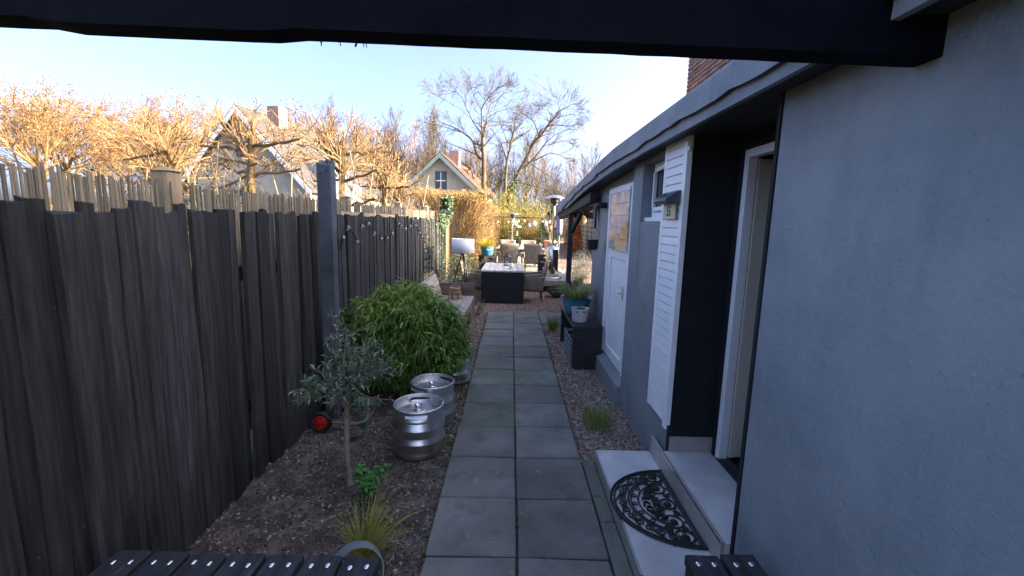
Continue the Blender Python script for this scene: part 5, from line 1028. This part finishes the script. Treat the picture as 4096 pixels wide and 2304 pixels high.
MB().box((2.3, 41.34, .89), (2.9, 41.7, 1.22)).build('body', BENCHW, wc); MB().box((2.2, 41.2, 0), (3.0, 41.8, .885)).build('stand', BITUD, wc)
vn = thing('parked_van', 'dark blue van parked beyond the far terrace', 'van', (2.6, 50, 0)); NB = M('dark blue car paint', (.02, .035, .075), None, .25, spec=.6)
b = MB(); b.prism([(50, .35), (50, .95), (50.75, 1.1), (51.25, 1.92), (54.6, 1.98), (54.7, .35)], 1.75, 3.5, ax=0); b.build('body', NB, vn, .06, 2)
MB().hexa([(1.9, 50.74, 1.13), (3.35, 50.74, 1.13), (3.35, 50.77, 1.13), (1.9, 50.77, 1.13), (2.0, 51.19, 1.84), (3.25, 51.19, 1.84), (3.25, 51.22, 1.84), (2.0, 51.22, 1.84)]).build('windscreen', M('van glass', (.25, .30, .36), None, .1), vn)
for x in (1.95, 3.05): MB().box((x, 49.95, .72), (x+.28, 50.0, .90)).build('headlight', WENAM, vn, .02)
for x in (1.8, 3.27):
    for y in (50.9, 53.8): MB().tube([(x, y, .33), (x+.18, y, .33)], .33, 16).build('wheel', RUBB, vn)
sh = thing('garden_shed', 'low dark shed with a pale green door beyond the terrace', 'shed', (1.5, 56, 0)); MB().box((.2, 56, 0), (3.6, 59, 2.25)).build('wall', BITUD, sh); MB().prism([(.0, 2.25), (3.8, 2.25), (1.9, 2.95)], 55.7, 59.3, ax=1).build('roof', GTILE, sh); MB().box((.6, 55.94, 0), (1.5, 55.99, 2.0)).build('door', M('pale green door', (.30, .42, .32)), sh)
# ---- screen fence, copper beech
sf = thing('screen_fence', 'grey mesh screen with pale wires beyond the gravel path', 'fence', (5.2, 30, 0)); SGR = M('grey screen cloth', (.20, .195, .16), (.30, .29, .25), .8, 2); pr = lambda y: 4.35+.043*(y-22)+.0012*(y-22)**2
ys = np.arange(22, 44, 2.2)
for a, b_ in zip(ys[:-1], ys[1:]):
    MB().hexa([(pr(a), a, .3), (pr(a)+.03, a, .3), (pr(b_)+.03, b_-.05, .3), (pr(b_), b_-.05, .3), (pr(a), a, 2.35), (pr(a)+.03, a, 2.35), (pr(b_)+.03, b_-.05, 2.35), (pr(b_), b_-.05, 2.35)]).build('panel', SGR, sf); MB().box((pr(b_)-.03, b_-.045, 0), (pr(b_)+.04, b_-.005, 2.42)).build('post', BLACKM, sf)
    for z in np.arange(.45, 2.3, .26): MB().bar((pr(a)-.012, a, z), (pr(b_)-.012, b_-.05, z), .016, .022).build('wire', WENAM, sf)
    MB().hexa([(pr(a)-.06, a, -.05), (pr(a)+.05, a, -.05), (pr(b_)+.05, b_, -.05), (pr(b_)-.06, b_, -.05), (pr(a)-.06, a, .295), (pr(a)+.05, a, .295), (pr(b_)+.05, b_, .295), (pr(b_)-.06, b_, .295)]).build('kerb', PLAST, sf)
shrub('beech_hedge', 'copper brown beech hedge glowing at the end of the gravel path', 'hedge', (4.55, 31.5), .55, 2.6, 2.15, 4200, .11, .08, ORLEAF, 51, stems=120, stemmat=TWIG)
shrub('beech_hedge', 'low copper beech clump nearer along the gravel path', 'hedge', (3.75, 25.5), .32, 1.2, 1.0, 1500, .10, .07, ORLEAF, 52, stems=60, stemmat=TWIG)
# ================================================================ HEDGE, TREES, HOUSES
def hedge(label, y0, y1, xl, xf, top, nt, nl, seed, L, tw=TWIGR, lm=HLEAF):
    g = np.random.default_rng(seed); t = thing('hedge', label, 'hedge', ((xl+xf(y0))/2, (y0+y1)/2, 0)); paths = []
    def pick():
        y = y0+(y1-y0)*g.random()**1.5; x1 = xf(y); f = g.random()
        tz = top(y); 
        if f < .48: x, z = x1-abs(g.normal(0, .22)), tz*g.random()**.8              # face towards the path
        elif f < .72: y = y0+abs(g.normal(0, .3)); x, z = xl+(x1-xl)*g.random(), tz*g.random()**.8   # near end
        else: x, z = xl+(x1-xl)*g.random(), tz-abs(g.normal(0, .16))
        ed = min(x-xl, x1-x, y-y0+.2); z = min(z, tz-.25*max(0, .35-ed)/.35+.12*math.sin(y*2.3+x*3)*1)
        return np.array([x, y, max(.05, z)])
    for k in range(nt):
        p = pick(); c = np.array([(xl+xf(p[1]))/2, max(p[1], y0+.5), p[2]*.55]); d = unit(p-c+g.normal(0, .35, 3)+[0, 0, .45]); Lg = g.uniform(.25, .6); q = p-d*Lg*.8
        paths.append((np.array([q, q+d*Lg*.5+g.normal(0, .03, 3), q+d*Lg]), np.array([.007, .005, .0025])*(1+.02*(p[1]-y0)), 3))
        if g.random() < .7: d2 = unit(d+g.normal(0, .5, 3)); m = q+d*Lg*.5; paths.append((np.array([m, m+d2*Lg*.25, m+d2*Lg*.5]), np.array([.004, .003, .002])*(1+.02*(p[1]-y0)), 3))
    V, F = tubes_np(paths); tag(obj('twigs', npmesh('twigs', V-woff(t), F), tw, t), kind='stuff')
    C = np.array([pick() for _ in range(nl)])+g.normal(0, .03, (nl, 3)); k = 1+.03*(C[:, 1]-y0); V, F = leaves_np(C, g.normal(0, 1, (nl, 3)), g.normal(0, 1, (nl, 3)), g.uniform(L*.6, L*1.2, nl)*k, g.uniform(L*.4, L*.7, nl)*k); tag(obj('leaves', npmesh('leaves', V-woff(t), F, np.repeat(g.beta(1.4, 1.5, nl), 5)), lm, t), kind='stuff'); return t
hedge('tall brown beech hedge behind the lamp and deck, golden in the sun', 12.1, 36, -2.75, lambda y: -.98+.028*(y-12), lambda y: 2.62+.04*math.sin(y*1.1), 6500, 16000, 61, .05)
# ---- bare trees
def branch(paths, g, p, d, L, r, lev, maxlev, kids, spread, up, wob=.12, taper=.55, leafpts=None, nseg=5, rmin=.006):
    P = [np.asarray(p, float)]; d = unit(np.asarray(d, float)); ds = [d]
    for i in range(nseg-1): d = unit(d+g.normal(0, wob, 3)+np.array([0, 0, up])); P.append(P[-1]+d*L/(nseg-1)); ds.append(d)
    P = np.array(P); paths.append((P, np.maximum(np.linspace(r, r*taper, nseg), rmin), 7 if lev == 0 else 4 if r > .03 else 3))
    if lev >= maxlev:
        if leafpts is not None: leafpts.extend(P[2:])
        return
    for k in range(kids[lev]):
        f = g.uniform(.22, 1) if k else 1; i = min(nseg-2, int(f*(nseg-1))); q = P[i]+(P[i+1]-P[i])*(f*(nseg-1)-i); s = g.normal(0, 1, 3); s -= ds[i]*(s@ds[i]); dd = ds[i]*math.cos(spread)+unit(s)*math.sin(spread)*g.uniform(.6, 1.25); branch(paths, g, q, dd, L*g.uniform(.5, .78)*(1.15-.4*f), r*(taper*1.0 if f > .9 else .5), lev+1, maxlev, kids, spread, up, wob, taper, leafpts, max(3, nseg-1), rmin)
def tree_mesh(seed, h, r, kind):
    g = np.random.default_rng(seed); tr, cr, lf = [], [], []
    if kind == 'tall':                                   # slender woodland tree, limbs rising
        P = np.array([(g.normal(0, .12)*i*.4, g.normal(0, .12)*i*.4, h*.92*i/7) for i in range(8)]); P[0] *= 0; tr.append((P, np.linspace(r, r*.12, 8), 8))
        for k in range(26): f = .22+.76*(k/26); i = min(6, int(f*7)); q = P[i]+(P[i+1]-P[i])*(f*7-i); a = k*2.4+g.normal(0, .3); e = .75+.5*f; branch(cr, g, q, (math.cos(a)*math.cos(e), math.sin(a)*math.cos(e), math.sin(e)), h*.30*(1.12-f*.75), r*.42*(1.1-f*.8), 0, 2, (6, 5, 0), .55, .10, .10, .45, lf, rmin=.011)
    elif kind == 'round':
        P = np.array([(g.normal(0, .1)*i*.4, g.normal(0, .1)*i*.4, h*.45*i/5) for i in range(6)]); P[0] *= 0; tr.append((P, np.linspace(r, r*.7, 6), 8))
        for k in range(12): a = k*2.4; e = g.uniform(.35, 1.35); q = P[3]+(P[5]-P[3])*g.random(); branch(cr, g, q, (math.cos(a)*math.cos(e), math.sin(a)*math.cos(e), math.sin(e)), h*.34, r*.42, 0, 3, (5, 5, 4, 0), .62, .06, .13, .5, lf, rmin=.010)
    return tr, cr, np.array(lf)
PROTO = {}
def make_tree(key, seed, h, r, kind, mt, leaf=None, nleaf=0, ls=.16):
    tr, cr, lf = tree_mesh(seed, h, r, kind); V, F = tubes_np(tr); a = npmesh('trunk', V, F, None, True); V, F = tubes_np(cr); b = npmesh('crown', V, F); c = None
    if nleaf: g = np.random.default_rng(seed); C = lf[g.integers(0, len(lf), nleaf)]+g.normal(0, .12, (nleaf, 3)); V, F = leaves_np(C, g.normal(0, 1, (nleaf, 3)), g.normal(0, 1, (nleaf, 3)), g.uniform(ls*.6, ls*1.2, nleaf), g.uniform(ls*.5, ls*.8, nleaf)); c = npmesh('leaves', V, F, np.repeat(g.random(nleaf), 5))
    for m_, q in ((a, mt), (b, mt), (c, leaf)):
        if m_: m_.materials.append(q)
    PROTO[key] = (a, b, c)
def put(key, x, y, s, rz, name, label, group):
    t = thing(name, label, 'tree', (x, y, -.1), rz, group); t.scale = (s, s, s); a, b, c = PROTO[key]
    for n_, m_ in (('trunk', a), ('crown', b), ('leaves', c)):
        if m_: o = D.objects.new(n_, m_); COL.objects.link(o); o.parent = t; (tag(o, kind='stuff') if n_ == 'leaves' else None)
make_tree('tall', 101, 15, .20, 'tall', TWIG); make_tree('tall2', 102, 15, .18, 'tall', TWIGR); make_tree('round', 103, 13, .26, 'round', TWIG); make_tree('oak', 104, 13, .28, 'round', TWIGR, OAKL, 7000, .15)
make_tree('tall3', 105, 15, .2, 'tall', BARK)
GW = 'bare woodland trees behind the gardens'
for k, x, y, s, l in (('oak', -25.2, 56, 1.24, 'brown leaved oak rising behind the white house at the left'), ('oak', -17.4, 52, 1.05, 'smaller brown leaved oak among the bare trees'), ('tall', -14.4, 53, .96, 'full bare tree with rising twigs, left of the white gabled house'), ('tall2', -19.6, 55, .97, 'slim russet bare tree between the two brown oaks'), ('round', -11.2, 54, .93, 'broad bare tree directly left of the gable roof'), ('tall3', -9.6, 52, .88, 'bare tree rising just behind the gable ridge'), ('tall', 9.3, 56, .70, 'small bare tree standing above the felt roof edge'), ('round', 6.2, 58, .62, 'low bare tree right of the leaning ivy tree')): put(k, x, y, s, random.uniform(0, 6), 'woodland_tree', l, GW)
x = -62
while x < 30:
    s = np.interp(x, [-62, -40, -20, -8, 4, 14, 30], [1.2, 1.2, 1.02, 1.02, 1.0, .78, .7])*random.uniform(.82, 1.1); put(random.choice(['tall', 'tall2', 'tall3', 'round', 'tall2']), x, random.uniform(60, 76), s, random.uniform(0, 6.2), 'woodland_tree', 'bare slender tree in the far woodland row', 'trees of the far woodland row'); x += random.uniform(1.5, 2.4)
for x, y, s, l in ((-40, 38, 1.0, 'brown leaved oak farthest left, at the edge of the view'), (-46, 46, 1.15, 'tall brown leaved oak behind the one farthest left'), (-29, 36, .8, 'smaller brown leaved oak in front of the tall oaks at the left'), (-33, 44, 1.05, 'brown leaved oak just left of the white house behind the fence')): put('oak', x, y, s, random.uniform(0, 6), 'woodland_tree', l, 'brown oaks at the far left')
# undergrowth mass closing the horizon
g = np.random.default_rng(71); paths = []
for k in range(9000):
    x = g.uniform(-70, 34); y = g.uniform(60, 84); hh = g.uniform(1.2, 5.5)*(1 if x < 12 else .8); a = g.normal(0, .22, 2); paths.append((np.array([(x, y, -.1), (x+a[0]*hh*.4, y, hh*.5), (x+a[0]*hh, y+a[1], hh)]), np.array([.035, .022, .010]), 3))
V, F = tubes_np(paths); tag(obj('undergrowth', npmesh('undergrowth', V, F), TWIG), kind='stuff')
n = 9000; C = np.column_stack([g.uniform(-70, 34, n), g.uniform(60, 84, n), 4.2*g.random(n)**1.3]); V, F = leaves_np(C, g.normal(0, 1, (n, 3)), g.normal(0, 1, (n, 3)), g.uniform(.2, .5, n), g.uniform(.15, .3, n)); tag(obj('undergrowth_leaves', npmesh('undergrowth_leaves', V, F, np.repeat(g.random(n), 5)), M('faded undergrowth leaf', (.12, .095, .03), (.34, .26, .10), .8, 20, var=True)), kind='stuff')
# ---- the big bare trees with real limb skeletons (x, z) and depth of their own
def limb_tree(name, label, y0, limbs, r0, seed, mt, twig_mt, ivy_z=None, kids=(5, 5)):
    g = np.random.default_rng(seed); base = limbs[0][0]; t = thing(name, label, 'tree', (base[0], y0, 0)); trunk, cr = [], []
    ends = {}
    for li, L in enumerate(limbs):
        P2 = np.array(L); n = len(P2); dep0 = 0 if li == 0 else None
        s = np.concatenate([[0], np.cumsum(np.linalg.norm(np.diff(P2, axis=0), axis=1))]); 
        if li == 0: dy = np.zeros(n); P2 = np.vstack([[base[0]-.02, -.1], P2]); dy = np.zeros(n+1); r = np.linspace(r0, r0*.42, n+1)
        else:
            j = min(ends, key=lambda q: math.hypot(q[0]-P2[0][0], q[1]-P2[0][1])); dj, rj = ends[j]; sl = g.normal(0, .45); dy = dj+s*sl; r = np.linspace(min(rj*.66, .016*s[-1]+.022), .011, n)
        P = np.column_stack([P2[:, 0], y0+dy, P2[:, 1]])
        # resample and add wiggle
        ss = np.concatenate([[0], np.cumsum(np.linalg.norm(np.diff(P, axis=0), axis=1))]); q = np.linspace(0, ss[-1], max(4, int(ss[-1]/.45))); Pq = np.column_stack([np.interp(q, ss, P[:, i]) for i in range(3)])+g.normal(0, .025, (len(q), 3)); rq = np.interp(q, ss, r)
        (trunk if li == 0 else cr).append((Pq, rq, 9 if li == 0 else 6))
        for a, b_, c in zip(P2, dy, r): ends[tuple(a)] = (b_, c)
        for i in range(1, len(q)):
            if li == 0 and Pq[i][2] < Pq[-1][2]*.72: continue
            f = i/len(q); T = unit(Pq[i]-Pq[i-1])
            for _ in range(2 if f > .3 else (1 if g.random() < .5 else 0)):
                v = g.normal(0, 1, 3); v[1] *= 1.2; v -= T*(v@T); d = T*.85+unit(v)*.75+[0, 0, .06]; branch(cr, g, Pq[i], d, g.uniform(.75, 1.25)*(1.25*(1-f)+.48), max(.012, rq[i]*.36), 1, 3, (0, kids[0], kids[1], 0), .62, .03, .17, .55, None, 4, .0055)
        T = unit(Pq[-1]-Pq[-2]); branch(cr, g, Pq[-1], T, .42, .011, 1, 3, (0, 5, 3, 0), .6, .02, .15, .55, None, 4, .0055)
    V, F = tubes_np(trunk); obj('trunk', npmesh('trunk', V-woff(t), F, None, True), mt, t); V, F = tubes_np(cr); obj('crown', npmesh('crown', V-woff(t), F, None, False), twig_mt, t)
    if ivy_z:
        Pt, rt = trunk[0][0], trunk[0][1]; C, Dd = [], []
        for _ in range(1500): z = g.uniform(.3, ivy_z)*g.random()**.3; i = min(len(Pt)-1, np.searchsorted(Pt[:, 2], z)); a = g.uniform(0, 6.28); C.append(Pt[i]+np.array([math.cos(a), math.sin(a), 0])*(rt[i]+abs(g.normal(.02, .05)))+[0, 0, g.normal(0, .1)]); Dd.append([math.cos(a), math.sin(a), -.5])
        V, F = leaves_np(C, Dd, g.normal(0, .5, (len(C), 3))+[0, -.4, .6], g.uniform(.08, .15, len(C)), g.uniform(.07, .12, len(C))); tag(obj('ivy', npmesh('ivy', V-woff(t), F, np.repeat(g.random(len(C))*.8, 5)), IVY, t), kind='stuff')
    return t
t1 = [[(-1.88, 2.25), (-1.95, 4.76), (-1.99, 6.08), (-2.06, 6.95), (-2.03, 7.69), (-1.89, 8.18)], [(-1.89, 8.18), (-1.78, 9.04), (-1.6, 9.77), (-1.64, 10.37), (-1.81, 10.78), (-1.97, 11.08)], [(-2.02, 7.32), (-2.11, 8.18), (-2.12, 8.91), (-1.88, 9.4), (-1.19, 10.08), (-.56, 10.19)], [(-1.98, 5.77), (-2.41, 6.26), (-2.77, 7.24), (-3.07, 7.48), (-3.45, 7.75), (-3.97, 8.07), (-4.48, 8.3), (-4.99, 8.53), (-5.63, 8.82)], [(-2.07, 7.44), (-2.49, 7.92), (-2.82, 8.53), (-3.15, 9.13), (-3.47, 9.84), (-3.98, 10.19), (-4.2, 10.37)], [(-2.79, 8.47), (-3.59, 8.93), (-4.35, 9.16), (-4.99, 9.38)], [(-2.1, 3.0), (-2.58, 4.49), (-2.92, 5.43), (-3.44, 5.85), (-3.96, 6.03), (-4.47, 6.39), (-4.93, 6.75)], [(-1.89, 8.18), (-1.41, 8.44), (-.78, 8.58), (-.01, 8.66), (.42, 9.1)], [(-1.98, 7.94), (-1.41, 8.2), (-.65, 8.31), (.12, 8.24)], [(-1.63, 9.77), (-1.19, 9.96), (-.63, 10.52)], [(-1.8, 8.68), (-1.3, 9.05), (-.67, 9.25), (.09, 9.39)], [(-3.45, 7.75), (-4.35, 7.94), (-5.12, 8.04), (-5.76, 8.18)], [(-2.92, 5.43), (-3.69, 4.9), (-4.47, 4.44), (-5.45, 4.35)], [(-1.99, 6.7), (-1.39, 7.34), (-.89, 7.72)], [(-2.41, 6.26), (-3.06, 6.49), (-3.96, 6.9), (-4.73, 7.13)], [(-2.78, 4.48), (-3.04, 5.23), (-3.69, 5.41), (-4.67, 5.32), (-5.25, 5.62)], [(-1.64, 10.37), (-1.3, 10.7), (-1.1, 11.0)], [(-3.15, 9.13), (-3.2, 9.8), (-3.1, 10.2)], [(-2.12, 8.91), (-2.6, 9.7), (-2.8, 10.3)]]
t2 = [[(-.5, 3.06), (-.53, 5.51), (-.44, 6.35), (-.18, 7.38), (.01, 8.27), (.06, 9.02)], [(-.43, 6.21), (-.81, 7.23), (-1.25, 7.97), (-1.62, 8.57)], [(-.04, 7.66), (.58, 8.08), (1.27, 8.71), (1.31, 9.65), (1.99, 10.2)], [(-.11, 7.66), (-.96, 7.5), (-1.73, 6.86), (-2.08, 6.37)], [(-.18, 7.38), (-.62, 7.92), (-.84, 8.59)], [(.01, 8.27), (.35, 8.89), (.76, 9.3)]]
t3_ = [[(-.35, 1.6), (-.29, 2.65), (-.03, 3.99), (.36, 4.85), (.75, 5.54), (1.13, 6.34), (1.52, 6.96), (1.9, 7.47), (2.34, 7.97)], [(2.34, 7.97), (2.67, 8.37), (3.34, 8.71)], [(.36, 4.85), (.93, 5.32), (1.44, 5.84), (1.71, 6.35), (2.27, 6.87), (2.89, 7.22)], [(2.34, 7.97), (2.04, 8.35), (1.91, 8.78)], [(2.67, 8.37), (2.59, 8.85)], [(1.71, 6.35), (2.46, 6.54), (3.32, 6.78)], [(1.27, 5.5), (2.02, 5.91), (2.72, 5.76), (3.2, 5.43)], [(.08, 4.22), (.56, 4.11), (1.27, 3.96)], [(1.52, 6.96), (1.26, 7.62), (.84, 8.1)], [(1.9, 7.47), (2.64, 7.65), (3.34, 7.45)], [(.75, 5.54), (1.46, 5.05), (2.3, 4.67)], [(2.34, 7.97), (2.97, 8.1), (3.48, 8.17)]]
limb_tree('walnut_tree', 'tallest bare spreading tree beside the gabled house', 30, t1, .20, 81, BARK, BARK); limb_tree('walnut_tree', 'bare upright tree between the tallest tree and the leaning one', 33, t2, .13, 82, BARK, BARK); limb_tree('leaning_tree', 'leaning bare tree with an ivy clad trunk, right of centre', 27, t3_, .155, 83, BARK, BARK, 4.6)
for k, (x, y, rx, h, l) in enumerate(((-1.6, 27, 1.5, 4.2, 'yellow green shrub at the foot of the tallest bare tree'), (.75, 28, 1.3, 3.9, 'yellow green shrub beneath the leaning ivy tree'), (2.3, 33, 1.8, 3.4, 'yellow green shrub right of the leaning ivy tree'), (-.3, 24.5, .9, 3.6, 'thin yellow shrub directly above the hedge end'))): shrub('willow_shrub', l, 'shrub', (x, y), rx, 1.1, h, 2600, .12, .045, YGLEAF, 90+k, stems=160, stemmat=BARKG)
# ---- pleached trees behind the reed screen
def pleached(label, x, y, h, arm, seed, sc=1.0, mt=BARKG):
    g = np.random.default_rng(seed); t = thing('pleached_tree', label, 'tree', (x, y, 0), 0, 'pleached trees behind the reed screen'); cr = []
    P = np.array([(x+.04*math.sin(i), y, h*.98*i/7) for i in range(8)]); V, F = tubes_np([(P, np.linspace(.085, .06, 8)*sc, 9)]); obj('trunk', npmesh('trunk', V-woff(t), F, None, True), mt, t)
    def knuckle(p, n, L, spread=.8):
        for _ in range(n): d = unit(g.normal(0, spread, 3)+[0, 0, 1.0]); branch(cr, g, p, d, L*g.uniform(.5, 1.2), .010*sc, 1, 2, (0, 3, 0), .55, .02, .14, .6, None, 4, .006)
    for z in np.arange(2.0, h, .52*sc):
        for s in (-1, 1):
            a = arm*g.uniform(.75, 1.1); tilt = g.normal(.10, .10); az = g.normal(0, .35); Q = np.array([(x+s*a*f*math.cos(az), y+s*a*f*math.sin(az), z+tilt*a*f+g.normal(0, .02)) for f in np.linspace(0, 1, 8)]); cr.append((Q, np.linspace(.034, .020, 8)*sc, 6))
            for q in Q[1:]: knuckle(q, g.integers(1, 4), .42*sc)
    for _ in range(10): d = unit(g.normal(0, .7, 3)+[0, 0, 1]); q = P[-2]+[0, 0, g.uniform(-.2, .1)]; branch(cr, g, q, d, .75*sc, .026*sc, 0, 2, (6, 4, 0), .6, .03, .15, .6, None, 5, .006)
    V, F = tubes_np(cr); obj('crown', npmesh('crown', V-woff(t), F), mt, t)
    for k in range(7): x0 = x+g.uniform(-arm, arm); x1 = x0+g.choice([-1, 1])*g.uniform(.15, .5); c = MB().tube([(x0, y-.05+g.normal(0, .03), .6), (x1, y-.05+g.normal(0, .03), h*g.uniform(.75, .98))], .012*sc, 5).build('cane', TANW, t)
    return t
pleached('pleached tree with pale trunk, closest to the dark square post', -3.42, 9.0, 3.30, .95, 201); pleached('pleached tree directly right of the one closest to the dark post', -3.12, 10.9, 3.0, .72, 202); pleached('small pleached tree on canes in front of the gabled house', -3.95, 15.5, 2.9, .9, 203)
pleached('pleached tree at the left, in front of the white house', -4.9, 8.4, 3.3, 1.1, 204); pleached('pleached tree farther left along the reed screen', -7.2, 9.4, 3.2, 1.1, 205)
shrub('box_hedge', 'dark green hedge showing above the reed screen at the left', 'hedge', (-4.4, 6.6), .6, 2.2, 2.25, 3600, .05, .03, CONIF, 210, stems=60)
# ---- houses
def gable_house(label, cx, y, hw, depth, zw, za, rz, wallm, roofm, left_ext=0, window=True, chimney=True, tiles=True):
    t = thing('gabled_house', label, 'house', (cx, y, 0), rz); sl = (za-zw)/hw
    MB().prism([(-hw-left_ext*.9, -.1), (hw, -.1), (hw, zw), (0, za), (-hw, zw), (-hw-left_ext*.9, zw-left_ext*.9*sl)], 0, depth, ax=1).build('wall', wallm, t, world=False)
    if tiles:                                   # siding boards
        for k in range(int((za-.4)/.22)):
            z = .3+k*.22; w2 = min(hw, (za-z-.25)/sl) if z > zw-.25 else hw; 
            if w2 > .1: MB().box((-w2, -.022, z), (w2, -.001, z+.208)).build('siding_board', wallm, t, world=False)
    for s, ext in ((-1, left_ext), (1, 0)):
        e = hw+.35+ext; L = math.hypot(e, e*sl); rf = MB().hexa([(s*0, -.35, za+.03), (s*e, -.35, za-e*sl+.03), (s*e, depth+.3, za-e*sl+.03), (0, depth+.3, za+.03), (0, -.35, za+.17), (s*e, -.35, za-e*sl+.17), (s*e, depth+.3, za-e*sl+.17), (0, depth+.3, za+.17)]).build('roof', roofm, t, world=False)
        n = int(L/.30)
        for k in range(n):                      # courses of tiles
            f0, f1 = k/n, (k+1)/n; MB().hexa([(s*e*f0, -.37, za-e*f0*sl+.172), (s*e*f1, -.37, za-e*f1*sl+.172), (s*e*f1, depth+.3, za-e*f1*sl+.172), (s*e*f0, depth+.3, za-e*f0*sl+.172), (s*e*f0, -.37, za-e*f0*sl+.178), (s*e*f1, -.37, za-e*f1*sl+.21), (s*e*f1, depth+.3, za-e*f1*sl+.21), (s*e*f0, depth+.3, za-e*f0*sl+.178)]).build('tile_course', roofm, rf, world=False)
        MB().hexa([(0, -.40, za-.16), (s*e, -.40, za-e*sl-.16), (s*e, -.372, za-e*sl-.16), (0, -.372, za-.16), (0, -.40, za+.12), (s*e, -.40, za-e*sl+.12), (s*e, -.372, za-e*sl+.12), (0, -.372, za+.12)]).build('verge_board', MINTP if tiles else WHITE, t, world=False)
    if window:
        wz = za-1.45 if za < 7 else za-1.9; wf_ = MB().box((-.36, -.05, wz-.62), (.36, -.023, wz+.5)).build('window', BITUD, t, world=False); MB().box((-.30, -.056, wz-.56), (.30, -.051, wz+.44)).build('pane', WGLASS, wf_, world=False); MB().box((-.30, -.066, wz-.1), (.30, -.057, wz-.05)).box((-.02, -.066, wz-.56), (.02, -.057, wz-.1)).box((-.02, -.066, wz-.05), (.02, -.057, wz+.44)).build('glazing_bar', WHITE, wf_, world=False)
    if chimney: MB().box((.1, 1.5, za-.5), (.75, 2.1, za+.55)).build('chimney', BRICKS[2], t, world=False)
    return t
gh = gable_house('pale gabled house with a small attic window and brown roof', -4.5, 28, 2.05, 7, 3.95, 5.80, rad(-7), PLAST, RTILE, 1.6, chimney=True)
b = MB(); n = 12; vs = [(-2.55+.42*math.cos(a)*1.0, y_, 3.70+.62*math.sin(a)) for y_ in (.6, 3.0) for a in np.linspace(-.3, math.pi+.3, n)]; b.add(vs, [(k, k+1, n+k+1, n+k) for k in range(n-1)]+[tuple(range(n))[::-1], tuple(range(n, 2*n))]); b.build('dormer', ZINC, gh, world=False)
MB().box((-1.55, -.04, 2.1), (-.5, -.023, 3.35)).build('shutter', M('pale blue shutter', (.52, .56, .58)), gh, .004, world=False)
wh = gable_house('white gabled house with grey tiles at the far left', -12.6, 21, 3.4, 9, 3.2, 6.6, rad(-12), PLAST, GTILE, 0, True, True, False)
for xx, z in ((3.2, 4.4), (3.9, 3.5)):
    d_ = MB().box((xx-1.2, 1.0, z-.8), (xx+.2, 3.2, z)).build('dormer', ZINC, wh, world=False); MB().tube([(xx-1.2, 2.1, z+.0), (xx+.25, 2.1, z+.0)], .16, 10).build('ridge_roll', ZINC, d_, world=False)
